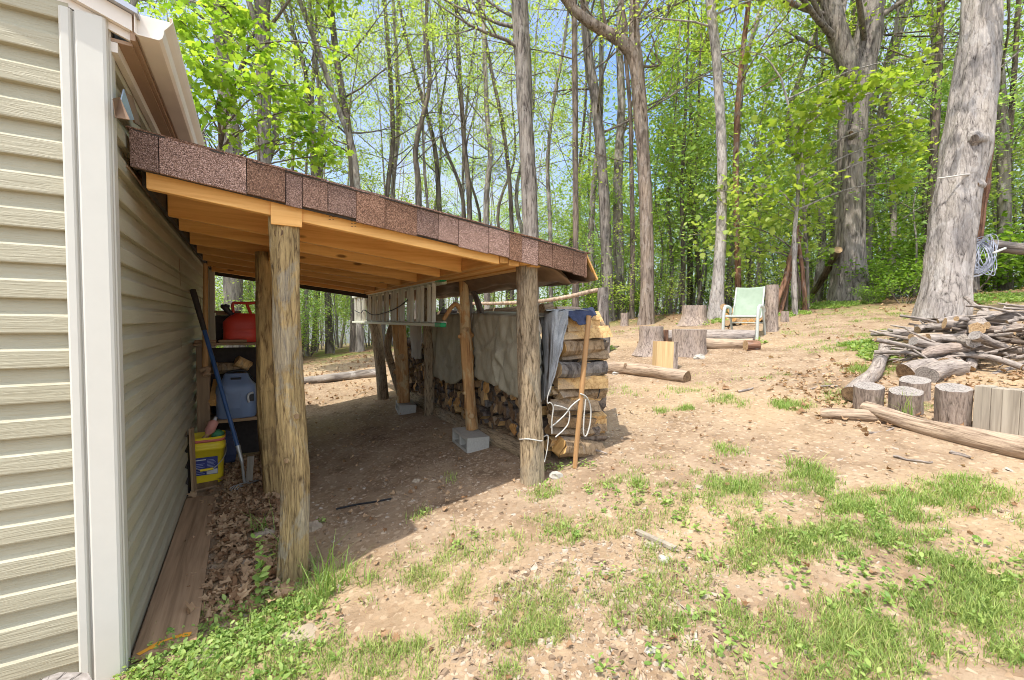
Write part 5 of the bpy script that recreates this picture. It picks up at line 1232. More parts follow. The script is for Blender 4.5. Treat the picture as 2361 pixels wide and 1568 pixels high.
def make_tree(name, path, radii, label, cat, group, q, bark_m, leaf_m, nb=14, t0=0.35, blen=0.22, br=0.26, leaves=2500, lsize=0.12, up=0.3, n=10, rings=30, rough=0.06, shape=LEAF_D, levels=1, cluster=0.5, loc=None, flare=True, freq=5, zst=0.2, droop=0.35, extra_pts=None, bdir=None, kids=(3, 5)):
    path = spline(path, rings); H = (path[-1]-path[0]).length
    rr = lerpl(radii, rings)
    if flare:
        for i in range(rings):
            u = (path[i]-path[0]).length/max(rr[0], 1e-3)
            rr[i] *= 1+0.32*math.exp(-u*0.6)
    root = empty(name, path[0] if loc is None else loc, label, cat, group)
    mb = MB(); mb.tube(path, rr, n, 0, True, 0, rough, freq, zst, q.uniform(0, 50), True, 1, Vector((1, 0, 0)))
    tips = []
    for i in range(nb):
        t = t0+(1-t0)*((i+q.random())/nb); k = min(int(t*(rings-1)), rings-2); p = path[k].lerp(path[k+1], t*(rings-1)-k)
        a = q.uniform(0, 6.283) if bdir is None else bdir+q.gauss(0, 0.9)
        d = Vector((math.cos(a), math.sin(a), q.uniform(0.15, 0.9)))
        branch(mb, p, d, H*blen*(1.25-0.7*t)*q.uniform(0.7, 1.3), rr[k]*br, q, levels, tips, up, 5, kids)
    mb.build('trunk', bark_m, root)
    if leaves:
        rng = np.random.default_rng(q.randrange(1 << 30))
        T = np.array([t[0][:] for t in tips]); S = np.array([t[1] for t in tips])
        if extra_pts is not None and len(extra_pts): T = np.vstack([T, extra_pts]); S = np.append(S, np.full(len(extra_pts), np.median(S)))
        w = rng.gamma(0.9, 1, len(T)); w /= w.sum()                # some twigs are leafier than others
        ii = rng.choice(len(T), leaves, p=w)
        pts = T[ii]+rng.normal(0, 1, (leaves, 3))*np.clip(S[ii], 0.08, 0.9)[:, None]*cluster
        V, F = leaves_np(pts, lsize, rng, shape, droop)
        mesh_np('crown', V, F, leaf_m, root)
    return root
def px_path(pts, d, d_top=None):
    """trunk axis through measured picture points at one distance; first point is set on the ground"""
    n = len(pts); d_top = d_top or d
    out = [AT(x, y, d+(d_top-d)*i/(n-1)) for i, (x, y) in enumerate(pts)]
    out[0].z = min(out[0].z, zg(out[0].x, out[0].y)); out[0].z = zg(out[0].x, out[0].y)-0.05
    return out
def px_tree(name, pts, d, wpx, label, q, bark_m, leaf_m, top=6.0, group=None, cat='tree', **kw):
    path = px_path(pts, d); dv = (path[-1]-path[-2]).normalized()
    path += [path[-1]+(dv+Vector((0, 0, 0.6))).normalized()*top*0.5, path[-1]+(dv*0.6+Vector((0, 0, 0.9))).normalized()*top]
    rad = [RAD(pts[min(i, len(pts)-1)][0], w, d) for i, w in enumerate(wpx)]; rad += [rad[-1]*0.7, rad[-1]*0.2]
    return make_tree(name, path, rad, label, cat, group, q, bark_m, leaf_m, **kw)
tq = random.Random(31)
# --- the big pale trunk on the right
bt_path = px_path([(2168, 748), (2184, 620), (2203, 470), (2228, 330), (2246, 180), (2263, 0)], 6.9)
bt_path += [bt_path[-1]+Vector((0.2, 0.1, 3.0)), bt_path[-1]+Vector((0.5, 0.2, 7.0))]
rad = [0.335, 0.272, 0.285, 0.30, 0.262, 0.232, 0.19, 0.08]
bigt = make_tree('big_tree', bt_path, rad, 'huge leaning trunk with pale plated bark and a knot hole beside the brush heap', 'tree', None, tq, 'bark_pale', 'young_leaf', nb=9, t0=0.72, blen=0.4, leaves=1500, lsize=0.16, n=72, rings=190, rough=0.085, freq=16, zst=0.10, flare=False)
b = MB(); kc = AT(2247, 318, 6.58)
b.tube([kc+view*0.16, kc+view*0.06, kc+view*0.015], [0.15, 0.10, 0.05], 14, 0, True, 1, 0.25, 6, 0.3, 2); b.build('knot', ['bark_pale', 'bark_dark'], bigt)
b = MB(); kc = AT(2252, 425, 6.60); b.tube([kc+view*0.15, kc+view*0.05, kc+view*0.02], [0.10, 0.06, 0.025], 14, 0, True, 1, 0.2, 6, 0.3, 5); b.build('knot', ['bark_pale', 'end_dark'], bigt)
b = MB(); b.tube(spline([AT(2160, 412, 6.75), AT(2190, 408, 6.66), AT(2225, 403, 6.64), AT(2264, 402, 6.72)], 20), 0.012, 6); tag(b.build('cord', 'rope_white'), 'pale cord tied across the big leaning trunk', 'cord')
b = MB(); b.tube(spline([AT(2250, 560, 7.2), AT(2268, 450, 7.2), AT(2282, 330, 7.1), AT(2290, 250, 7.0)], 20), lerpl([0.07, 0.06, 0.05, 0.012], 20), 8, 0, True, 0, 0.3, 8, 0.3, 3); tag(b.build('broken_limb', 'bark_red'), 'splintered reddish broken limb standing behind the big trunk', 'branch')
# --- forked oak
ok = px_path([(1958, 700), (1958, 600), (1961, 450), (1966, 300), (1975, 190), (2000, 90), (2010, 0)], 10.6)
ok += [ok[-1]+Vector((0.5, -0.1, 4.0)), ok[-1]+Vector((1.2, -0.2, 9.0))]
oak = make_tree('forked_tree', ok, [0.36, 0.285, 0.27, 0.29, 0.33, 0.27, 0.25, 0.20, 0.07], 'big dark grey trunk forking in two high up, leaf mould round its foot', 'tree', None, tq, 'bark_grey', 'spring_leaf', nb=12, t0=0.55, blen=0.30, leaves=2600, lsize=0.14, n=56, rings=130, rough=0.09, freq=12, zst=0.10)
b = MB(); st = [AT(1972, 200, 10.5), AT(1945, 120, 10.5), AT(1924, 50, 10.5), AT(1908, -20, 10.5), AT(1880, -140, 10.6)]
b.tube(spline(st, 40), lerpl([0.17, 0.22, 0.21, 0.18, 0.11], 40), 24, 0, True, 0, 0.09, 9, 0.12, 4)
ltips = []
for (x, y, dx, L) in ((1935, 95, -1.5, 4.2), (1922, 40, -1.2, 3.6), (1912, 0, -1.6, 4.0), (1940, 110, -0.8, 3.0), (1930, 70, 0.4, 3.0), (1900, -60, -1, 4.0)):
    branch(b, AT(x, y, 10.5), RT*dx+Vector((0, 0, 0.7)), L, 0.075, tq, 2, ltips, 0.1, 6, (3, 5), 0.5)
b.build('limb', 'bark_grey', oak)
rng = np.random.default_rng(3); T = np.array([t[0][:] for t in ltips]); ii = rng.integers(0, len(T), 900); V, F = leaves_np(T[ii]+rng.normal(0, 0.10, (900, 3)), 0.09, rng, LEAF_D); mesh_np('crown', V, F, 'spring_leaf', oak)
b = MB(); kc = AT(1962, 308, 10.2); b.tube([kc+view*0.1, kc, kc-view*0.03], [0.13, 0.10, 0.05], 12, 0, True, 1, 0.2, 6, 0.3, 5); b.build('knot', ['bark_grey', 'end_dark'], oak)
# --- trunks one can tell apart, left to right
NT = dict(rings=80, n=26, rough=0.10, freq=9, zst=0.12)
px_tree('tall_tree', [(540, 800), (536, 500), (530, 300), (515, 120), (500, -20)], 11.5, [46, 44, 44, 42, 40], 'thick shaggy trunk leftmost above the lean-to roof', tq, 'bark_grey', 'maple_leaf', t0=0.5, nb=12, leaves=1200, lsize=0.18, shape=LEAF_M, **NT)
px_tree('tall_tree', [(606, 805), (609, 500), (609, 300), (606, 120), (603, -20)], 11.8, [36, 35, 33, 34, 36], 'straight shaggy trunk second from the left above the lean-to roof', tq, 'bark_grey', 'maple_leaf', t0=0.5, nb=12, leaves=1200, lsize=0.18, shape=LEAF_M, **NT)
px_tree('tall_tree', [(1226, 775), (1224, 600), (1222, 480), (1212, 300), (1206, 150), (1196, -20)], 11.6, [36, 35, 36, 33, 37, 38], 'tall straight shaggy trunk rising behind the right part of the roof', tq, 'bark_grey', 'spring_leaf', t0=0.55, nb=12, leaves=1200, lsize=0.10, **NT)
px_tree('tall_tree', [(1489, 752), (1492, 640), (1489, 500), (1482, 350), (1470, 180), (1462, 80), (1462, -20)], 10.8, [33, 30, 31, 29, 34, 25, 22], 'tall plated trunk with a big limb arching off to the left', tq, 'bark_brown', 'spring_leaf', t0=0.5, nb=12, leaves=1600, lsize=0.10, **NT)
b = MB(); lt = []; arch = spline([AT(1476, 250, 10.8), AT(1470, 195, 10.76), AT(1460, 135, 10.7), AT(1430, 95, 10.6), AT(1385, 68, 10.5), AT(1345, 42, 10.4), AT(1310, 5, 10.3), AT(1290, -40, 10.2)], 50)
b.tube(arch, lerpl([0.12, 0.165, 0.15, 0.125, 0.105, 0.09], 50), 16, 0, True, 0, 0.12, 8, 0.2, 3)
for i in (18, 26, 34, 42): branch(b, arch[i], Vector((tq.uniform(-.6, .3), tq.uniform(-.6, .6), 0.9)), 2.2, 0.04, tq, 1, lt, 0.2, 5)
lp = bpy.data.objects['tall_tree.003'] if 'tall_tree.003' in bpy.data.objects else oak
b.build('limb', 'bark_brown', lp)
px_tree('tall_tree', [(1650, 742), (1655, 650), (1661, 560), (1664, 420), (1661, 280), (1650, 130), (1636, -20)], 10.2, [36, 29, 26, 24, 22, 22, 22], 'smooth pale trunk with a scorched foot left of the green chair', tq, 'bark_pale', 'spring_leaf', t0=0.6, nb=9, leaves=900, lsize=0.10, **NT)
px_tree('tall_tree', [(1326, 770), (1327, 600), (1326, 400), (1325, 200), (1324, 60), (1324, -20)], 12.0, [15, 14, 13, 13, 13, 12], 'slim dark straight trunk right of the shaggy one', tq, 'bark_dark', 'spring_leaf', t0=0.4, nb=14, leaves=1600, lsize=0.09, **NT)
px_tree('tall_tree', [(1402, 760), (1398, 600), (1390, 420), (1375, 250), (1355, 120), (1345, -20)], 12.6, [28, 26, 24, 22, 22, 18], 'brown trunk curving to the left beside the arching limb', tq, 'bark_grey', 'spring_leaf', t0=0.35, nb=14, leaves=1000, lsize=0.09, **NT)
px_tree('tall_tree', [(1428, 758), (1426, 600), (1424, 420), (1432, 250), (1428, 100), (1432, -20)], 13.4, [26, 24, 22, 18, 16, 14], 'greyish trunk close behind the brown curving one', tq, 'bark_far', 'spring_leaf', t0=0.35, nb=14, leaves=1000, lsize=0.09, **NT)
px_tree('tall_tree', [(1455, 752), (1458, 600), (1456, 420), (1452, 250), (1440, 100)], 12.4, [12, 11, 10, 9, 8], 'thin dark sapling just left of the arching tree', tq, 'bark_dark', 'spring_leaf', t0=0.35, nb=12, leaves=1200, lsize=0.09, **NT)
px_tree('tall_tree', [(1702, 735), (1700, 600), (1696, 420), (1700, 250), (1712, 120), (1728, -20)], 11.2, [16, 14, 14, 13, 12, 11], 'slim reddish-brown trunk behind the back of the green chair', tq, 'bark_red', 'young_leaf', t0=0.42, nb=14, leaves=1200, lsize=0.10, **NT)
px_tree('tall_tree', [(2126, 735), (2135, 600), (2146, 450), (2158, 250), (2166, 60), (2170, -20)], 10.5, [22, 20, 20, 21, 20, 19], 'dark rough trunk seen just left of the huge leaning one', tq, 'bark_dark', 'young_leaf', t0=0.48, nb=14, leaves=1500, lsize=0.10, **NT)
px_tree('tall_tree', [(2312, 660), (2318, 540), (2322, 400), (2335, 200), (2348, 0)], 11.0, [20, 18, 17, 15, 13], 'dark trunk at the right edge beyond the wire coil', tq, 'bark_dark', 'young_leaf', t0=0.48, nb=14, leaves=1500, lsize=0.10, **NT)
px_tree('tall_tree', [(2245, 640), (2248, 540), (2262, 400), (2285, 200), (2300, 0)], 9.5, [26, 26, 24, 22, 20], 'grey trunk half hidden behind the huge leaning one', tq, 'bark_grey', 'young_leaf', t0=0.5, nb=12, leaves=1400, lsize=0.10, **NT)
px_tree('tall_tree', [(1925, 690), (1930, 500), (1932, 300), (1935, 150), (1940, 0)], 13.0, [30, 28, 26, 24, 20], 'pale trunk showing just left of the forked one', tq, 'bark_pale', 'spring_leaf', t0=0.5, nb=12, leaves=1600, lsize=0.10, **NT)
px_tree('tall_tree', [(1990, 690), (2000, 500), (2018, 330), (2050, 180), (2085, 40), (2110, -20)], 13.0, [28, 26, 22, 17, 14, 12], 'grey trunk leaning right behind the forked one', tq, 'bark_far', 'spring_leaf', t0=0.3, nb=16, leaves=1500, lsize=0.10, **NT)
mid = [([(830, 800), (826, 480), (812, 340), (775, 240), (735, 120), (690, 0), (680, -30)], 13, [17, 16, 15, 14, 13, 12, 11]), ([(818, 800), (815, 430), (803, 300), (778, 150), (760, -20)], 13.5, [20, 18, 17, 16, 14]),
       ([(880, 800), (890, 480), (905, 330), (900, 180), (885, -20)], 15, [13, 12, 11, 10, 9]), ([(908, 800), (905, 460), (918, 300), (915, 150), (905, -20)], 16, [11, 10, 10, 9, 8]),
       ([(962, 800), (965, 450), (958, 340), (990, 200), (982, 80), (985, -20)], 14, [16, 15, 12, 10, 9, 8]), ([(1085, 790), (1082, 480), (1070, 330), (1060, 180), (1050, -20)], 15, [13, 12, 11, 10, 8]),
       ([(1124, 790), (1120, 480), (1130, 360), (1122, 260), (1117, 120), (1112, -20)], 14.5, [15, 13, 12, 11, 10, 10]), ([(1180, 790), (1178, 480), (1160, 300), (1130, 150), (1100, -20)], 16, [11, 10, 9, 8, 7]),
       ([(1020, 800), (1012, 470), (1000, 330), (965, 200), (930, 60)], 17, [14, 12, 10, 8, 7]), ([(1270, 780), (1268, 520), (1262, 380), (1275, 240), (1300, 100)], 14, [11, 10, 9, 8, 7]), ([(1572, 745), (1575, 600), (1572, 450), (1578, 300)], 14, [12, 11, 10, 8]),
       ([(1615, 745), (1612, 640), (1600, 500), (1605, 380)], 15, [14, 12, 10, 8]), ([(1545, 750), (1548, 600), (1540, 470), (1552, 330)], 16, [12, 10, 9, 7]), ([(760, 810), (752, 600), (740, 450), (720, 300), (700, 150), (640, -20)], 15, [17, 15, 13, 11, 10, 8])]
for i, (pts, d, wp) in enumerate(mid):
    px_tree('slender_tree', pts, d, wp, 'slender curving tree with fresh sparse leaves at the near edge of the woods', tq, 'bark_far_dark' if i % 3 else 'bark_far', 'spring_leaf', group='slender trees along the edge of the woods', t0=0.22, nb=16, blen=0.16, leaves=3400, lsize=0.075, n=9, rings=26, rough=0.05, kids=(2, 4))
# --- bright conical tree
cpth = px_path([(1590, 745), (1590, 500), (1592, 250), (1594, 60)], 17); 
make_tree('conical_tree', cpth, [0.13, 0.11, 0.07, 0.02], 'narrow pointed bright green tree standing clear against the blue sky', 'tree', None, tq, 'bark_far_dark', 'young_leaf', nb=70, t0=0.25, blen=0.16, leaves=9000, lsize=0.13, cluster=0.9, n=8, rings=24, levels=1)
# --- maples with big fresh leaves
def maple(pathpx, d, w, label, blobs, nl, ls, q, bark_m='bark_far_dark', leaf_m='maple_leaf'):
    path = px_path(pathpx, d); rr = [x/2*d/FV for x in w]
    root = empty('maple_tree', path[0], label, 'tree')
    mb = MB(); sp_ = spline(path, 30); mb.tube(sp_, lerpl(rr, 30), 10, 0, True, 0, 0.08, 6, 0.2, 3)
    rng = np.random.default_rng(q.randrange(1 << 30)); P_ = []
    for (x, y, dd, sx, sy, k) in blobs:
        c = AT(x, y, dd); s = min(sp_[6:], key=lambda p: (p-c).length+abs(p.z-c.z+0.8)*0.5)
        m_ = s.lerp(c, 0.5)+Vector((0, 0, 0.15)); tw = spline([s, m_, c, c+(c-m_)*0.5+Vector((0, 0, -0.1))], 14)
        mb.tube(tw, lerpl([0.022, 0.012, 0.004], 14), 5, 0, False)
        for _ in range(5):
            o = c+RT*q.gauss(0, sx*dd/FV*0.6)+UP*q.gauss(0, sy*dd/FV*0.6)+FW*q.gauss(0, sx*dd/FV*0.5)
            mb.tube([tw[q.randint(7, 12)], tw[11].lerp(o, 0.5)+Vector((0, 0, 0.05)), o], [0.007, 0.005, 0.002], 4, 0, False)
        n_l = int(nl*k); g = rng.normal(0, 1, (n_l, 3))
        lay = np.round(g[:, 1]*1.6)/1.6+rng.normal(0, 0.12, n_l)       # leaves lie in loose tiers
        g *= 0.75; P_.append(np.array(c)+np.outer(g[:, 0]*sx*dd/FV, RT)+np.outer(lay*sy*dd/FV, UP)+np.outer(g[:, 2]*sx*dd/FV*0.8, FW))
    mb.build('trunk', bark_m, root)
    V, F = leaves_np(np.vstack(P_), ls, rng, LEAF_M, 0.45); mesh_np('crown', V, F, leaf_m, root)
    return root
maple([(470, 800), (480, 560), (500, 380), (540, 200), (600, 40)], 8.5, [12, 11, 10, 8, 5], 'maple with big yellow-green leaves hanging over the house corner and roof', [(430, 60, 7.5, 34, 26, 1.2), (470, 150, 7.2, 36, 22, 1.2), (560, 60, 8, 46, 30, 1.1), (545, 190, 7.4, 44, 22, 1.3), (640, 200, 8, 50, 26, 1.2), (690, 250, 8.2, 46, 24, 1.1), (600, 120, 8, 50, 26, 0.9), (500, 240, 7.6, 30, 24, 1.0), (720, 310, 8.4, 36, 20, 0.9), (660, 330, 8.2, 44, 22, 0.8), (740, 360, 8.4, 30, 12, 0.7), (560, 300, 8, 40, 26, 0.7), (780, 120, 9, 30, 30, 0.5), (440, 230, 7.8, 20, 26, 0.6), (520, 20, 7.8, 40, 20, 0.8)], 105, 0.135, tq)
maple([(1835, 705), (1830, 560), (1840, 420), (1830, 300), (1800, 180)], 9.3, [10, 9, 8, 6, 4], 'young maple spreading tiers of fresh green leaves in front of the forked trunk', [(1955, 195, 8.6, 34, 12, 0.6), (2030, 190, 8.6, 40, 16, 1.0), (1900, 240, 8.8, 44, 16, 1.2), (2075, 280, 8.8, 36, 16, 0.8), (1850, 290, 9, 40, 18, 1.0), (1780, 330, 9.2, 40, 20, 1.0), (1860, 345, 9, 36, 16, 0.9), (2040, 330, 9, 36, 14, 0.8), (2080, 200, 9, 36, 20, 0.9), (2090, 350, 9, 36, 20, 0.9), (1760, 430, 9.2, 40, 24, 0.8), (1850, 420, 9, 40, 20, 0.8), (2110, 130, 9, 30, 20, 0.6), (2075, 420, 9.4, 30, 22, 0.7), (1730, 120, 9.5, 16, 16, 0.3)], 120, 0.125, tq, 'bark_pale', 'young_leaf')
maple([(1862, 702), (1860, 600), (1852, 480), (1850, 360), (1862, 240)], 9.9, [8, 7, 6, 5, 3], 'thin forked sapling with light leaves beside the tepee of poles', [(1790, 500, 9.6, 50, 22, 1.0), (1720, 520, 9.8, 40, 26, 0.9), (1850, 560, 10, 36, 26, 0.8), (1880, 470, 10, 30, 26, 0.8), (1740, 580, 9.9, 40, 18, 0.8), (1700, 440, 10, 40, 24, 0.8), (1640, 540, 10.5, 40, 30, 0.8)], 150, 0.12, tq, 'bark_far', 'spring_leaf')
# --- woods beyond: variants, then copies
LBL = ['slim bare-stemmed tree with a thin pale green crown in the far woods', 'spreading tree hazy with new yellow-green leaves in the far woods', 'dark-stemmed tree with sparse high leaves in the far woods']
GRP = ['slim trees in the woods beyond', 'spreading trees in the woods beyond', 'dark-stemmed trees in the woods beyond']
var = []
vq = random.Random(8)
for k in range(9):
    h = vq.uniform(15, 21); typ = k % 3
    path = [Vector((0, 0, -0.3))]; dx, dy = vq.uniform(-1, 1), vq.uniform(-1, 1)
    for t in (0.2, 0.4, 0.6, 0.8, 1.0): path.append(Vector((dx*t*0.8+vq.gauss(0, 0.25), dy*t*0.8+vq.gauss(0, 0.25), h*t)))
    r = vq.uniform(0.06, 0.125)
    spec = [dict(t0=0.30, nb=20, blen=0.14, leaves=2000, lsize=0.10), dict(t0=0.16, nb=24, blen=0.18, leaves=1700, lsize=0.11), dict(t0=0.32, nb=18, blen=0.17, leaves=1700, lsize=0.10)][typ]
    t = make_tree('woodland_tree', path, [r, r*0.85, r*0.7, r*0.5, r*0.3, r*0.08], LBL[typ], 'tree', GRP[typ], vq, ['bark_far', 'bark_far', 'bark_far_dark'][typ], ['spring_leaf', 'far_leaf', 'spring_leaf'][typ], n=8, rings=22, loc=(0, 0, 0), rough=0.05, kids=(2, 4), **spec)
    var.append(t)
spots = []
def ok_spot(x, y, dmin):
    return all((x-a)**2+(y-b_)**2 > dmin*dmin for a, b_ in spots)
tries = 0
while len(spots) < 135 and tries < 20000:
    tries += 1
    az = R(vq.uniform(-16, 88)); rr_ = 14.5+34*vq.random()**1.3
    x, y = rr_*math.sin(az), rr_*math.cos(az)
    ad_ = math.degrees(az)
    if ad_ < 46 and vq.random() < 0.5: continue
    if 46.5 < ad_ < 57 and (rr_ < 27 or vq.random() < 0.5): continue
    if ok_spot(x, y, 1.15 if rr_ < 30 else 1.6): spots.append((x, y))
used = set()
for i, (x, y) in enumerate(spots):
    rr_ = math.hypot(x, y); azd = math.degrees(math.atan2(x, y))
    k = vq.choice([0, 3, 6, 2, 5, 8, 1, 4, 7] if azd > 40 else [0, 3, 6, 0, 3, 6, 2, 5, 8, 1])
    if azd > 52: k = vq.choice([1, 4, 7, 1, 4, 7, 0, 2, 5])
    t = var[k] if k not in used else copy_tree(var[k])
    used.add(k)
    s = vq.uniform(0.75, 1.15)*(0.62 if 46.5 < azd < 57 else 1); t.location = (x, y, zg(x, y)-0.1); t.rotation_euler = (vq.gauss(0, 0.03), vq.gauss(0, 0.03), vq.uniform(0, 6.28)); t.scale = (s*vq.uniform(0.9, 1.2), s*vq.uniform(0.9, 1.2), s)
# trees left of and behind the house (they throw the dappled shade)
for (x, y, s) in ((-7, 11, 1.0), (-4, 13, 1.1), (-9, 7, 1.1), (-2.2, 12.5, 0.9), (-5.5, 9, 0.8)):
    t = copy_tree(var[vq.choice([1, 4, 7])]); t.location = (x, y, zg(x, y)-0.1); t.scale = (s, s, s); t.rotation_euler = (0, 0, vq.uniform(0, 6))
# --- understory shrubs
sv = []
for k in range(5):
    root = empty('shrub', (0, 0, 0), ['leafy green shrub in the undergrowth below the trees', 'pale feathery shrub in the undergrowth below the trees'][k % 2], 'shrub', ['leafy shrubs under the trees', 'pale shrubs under the trees'][k % 2])
    mb = MB(); tips = []
    for j in range(8):
        a = vq.uniform(0, 6.28); branch(mb, Vector((0.1*math.cos(a), 0.1*math.sin(a), -0.05)), Vector((0.7*math.cos(a), 0.7*math.sin(a), 1.0)), vq.uniform(0.8, 1.6), 0.014, vq, 1, tips, 0.3, 4, (3, 5))
    mb.build('stems', 'bark_far_dark', root)
    rng = np.random.default_rng(50+k); T = np.array([t[0][:] for t in tips]); nL = 1000
    ii = rng.integers(0, len(T), nL); V, F = leaves_np(T[ii]+rng.normal(0, 0.16, (nL, 3)), 0.10 if k % 2 == 0 else 0.075, rng, LEAF_D, 0.2); V[:, 2] = np.maximum(V[:, 2], 0.0)
    mesh_np('foliage', V, F, 'shade_leaf' if k % 2 == 0 else 'spring_leaf', root)
    sv.append(root)
ssp = [(2060, 690, 0.7), (2085, 700, 0.8), (2100, 670, 0.9), (2075, 650, 0.9), (2290, 650, 0.9), (2330, 655, 0.9), (2260, 655, 0.7), (2350, 640, 1.0), (1830, 712, 0.4), (1800, 700, 0.4), (1850, 715, 0.3), (2010, 700, 0.35), (2000, 700, 0.25)]
used = set()
for (x, y, s) in ssp:
    p = G(x, y); k = vq.choice([0, 2, 4]); t = sv[k] if k not in used else copy_tree(sv[k]); used.add(k)
    t.location = p; s *= 0.8; t.scale = (s, s, s*0.9); t.rotation_euler = (0, 0, vq.uniform(0, 6.28))
ns = 0
while ns < 95:
    az = R(vq.uniform(-12, 90)); rr_ = 13.2+17*vq.random()**1.3
    if math.degrees(az) < 30 and rr_ < 15 or 60 < math.degrees(az) < 71 and rr_ < 16: continue
    x, y = rr_*math.sin(az), rr_*math.cos(az); k = vq.randrange(5)
    t = sv[k] if k not in used else copy_tree(sv[k]); used.add(k); ns += 1
    s = vq.uniform(0.6, 1.3)*(1.0 if math.degrees(az) > 35 else 0.7); t.location = (x, y, zg(x, y)); t.scale = (s*1.2, s*1.2, s); t.rotation_euler = (0, 0, vq.uniform(0, 6.28))

# --- leafy saplings filling the middle height of the woods
yv = []
for k in range(4):
    h = vq.uniform(4.5, 7.5); path = [Vector((0, 0, -0.2)), Vector((vq.gauss(0, .1), vq.gauss(0, .1), h*0.35)), Vector((vq.gauss(0, .3), vq.gauss(0, .3), h*0.7)), Vector((vq.gauss(0, .5), vq.gauss(0, .5), h))]
    yv.append(make_tree('sapling', path, [0.035, 0.03, 0.02, 0.006], 'leafy yellow-green sapling growing between the trunks of the woods', 'sapling', 'leafy saplings between the trunks', vq, 'bark_far', ['far_leaf', 'spring_leaf'][k % 2], n=6, rings=14, loc=(0, 0, 0), nb=16, t0=0.15, blen=0.28, leaves=1500, lsize=0.10, kids=(2, 4), cluster=1.0))
used = set(); ns = 0
while ns < 100:
    azd = vq.uniform(-10, 90); rr_ = 13.0+19*vq.random()**1.1
    if azd < 40 and (rr_ < 17 or vq.random() < 0.25): continue
    if azd > 44 and rr_ < 17 and vq.random() < 0.6: continue
    x, y = rr_*math.sin(R(azd)), rr_*math.cos(R(azd)); k = vq.randrange(4); t = yv[k] if k not in used else copy_tree(yv[k]); used.add(k); ns += 1
    s = vq.uniform(0.6, 1.15); t.location = (x, y, zg(x, y)); t.scale = (s*1.15, s*1.15, s); t.rotation_euler = (0, 0, vq.uniform(0, 6.28))

used = set(); ns = 0
while ns < 34:          # the far side of the shelter looks straight into low saplings
    azd = vq.uniform(-7, 20); rr_ = vq.uniform(13.2, 21)
    x, y = rr_*math.sin(R(azd)), rr_*math.cos(R(azd)); t = copy_tree(yv[vq.randrange(4)]); ns += 1
    s = vq.uniform(0.35, 0.7); t.location = (x, y, zg(x, y)); t.scale = (s*1.4, s*1.4, s); t.rotation_euler = (0, 0, vq.uniform(0, 6.28))

ns = 0
while ns < 44:          # fresh green wall of young growth behind the chair and the forked trunk
    azd = vq.uniform(40, 86); rr_ = vq.uniform(15.5, 27)
    x, y = rr_*math.sin(R(azd)), rr_*math.cos(R(azd)); t = copy_tree(yv[vq.randrange(4)]); ns += 1
    s = vq.uniform(0.7, 1.25); t.location = (x, y, zg(x, y)); t.scale = (s*1.3, s*1.3, s); t.rotation_euler = (0, 0, vq.uniform(0, 6.28))
# ================================================================== ground cover
gq = np.random.default_rng(21)
def vz(x, y): return zg_np(x, y)
# patches of turf: centre on the ground, radius, density
PATCH = [(1750, 1180, .35, .9), (1950, 1200, .42, 1), (2150, 1200, .36, .9), (2300, 1300, .45, 1), (1800, 1330, .3, .9), (2000, 1350, .38, 1), (2200, 1450, .40, 1), (1500, 1400, .26, .5), (1400, 1500, .28, .8), (1300, 1430, .25, .8), (1120, 1400, .2, .8), (1000, 1340, .18, .7), (1080, 1260, .15, .7), (1600, 1480, .2, .4), (2330, 1530, .3, 1), (2000, 1530, .2, .8), (1270, 1530, .25, .9), (2340, 1400, .3, 1), (1650, 1250, .2, .6), (1350, 1290, .16, .5), (1180, 1500, .2, .7),
         (1480, 1110, .15, .5), (1680, 1110, .18, .7), (1840, 1092, .17, 1), (2200, 1120, .20, .8), (1560, 1095, .13, .6), (1930, 1110, .10, .7), (1380, 1140, .12, .5), (1250, 1140, .10, .6), (1900, 1160, .25, .9), (2050, 1150, .25, .8), (2220, 1190, .25, .9),
         (1780, 876, .10, 1), (1820, 936, .17, 1), (1665, 920, .13, .9), (1712, 932, .12, .8), (1580, 945, .10, .8), (1600, 905, .28, .3), (1450, 900, .22, .3), (1520, 950, .06, .8), (1680, 1042, .12, .5), (1605, 957, .06, .7), (1880, 893, .12, .6), (1960, 915, .22, .9), (1990, 850, .30, .6), (1930, 800, .45, .5), (2000, 770, .45, .7), (2060, 800, .3, .6), (1900, 745, .5, .35), (1980, 720, .6, .5), (2060, 730, .5, .6), (2040, 860, .2, .8), (2290, 690, .8, .7), (2340, 680, .8, .7),
         (760, 1330, .12, .9), (830, 1360, .12, .8), (760, 1440, .2, .9), (850, 1450, .15, .9), (650, 1420, .2, .9), (560, 1480, .25, .9), (450, 1530, .25, .8), (700, 1380, .15, 1), (640, 1290, .07, .9), (900, 1500, .15, .6), (600, 1540, .2, .8), (975, 1190, .06, .9), (1035, 1105, .05, .9), (720, 1310, .06, .8), (1205, 1105, .06, .5), (1270, 1080, .07, .6), (1330, 1075, .07, .8), (1420, 1060, .06, .6), (1700, 870, .5, .08), (2100, 945, .2, .5), (1385, 770, .5, .2), (1480, 760, .5, .25), (1830, 770, .3, .5), (950, 1270, .16, .5), (1020, 1430, .22, .6), (1180, 1330, .22, .6), (1400, 1230, .22, .5), (1550, 1320, .25, .5), (1120, 1540, .22, .7), (880, 1560, .2, .6), (1620, 1390, .22, .5), (1750, 1480, .25, .6), (1880, 1450, .25, .7), (1560, 1170, .25, .5), (1700, 1160, .22, .6), (2080, 1290, .35, .9), (2120, 1540, .3, .9), (1280, 1190, .15, .5), (1500, 1200, .8, .2), (1700, 1450, .6, .35), (1100, 1400, .5, .35), (900, 1400, .4, .35)]
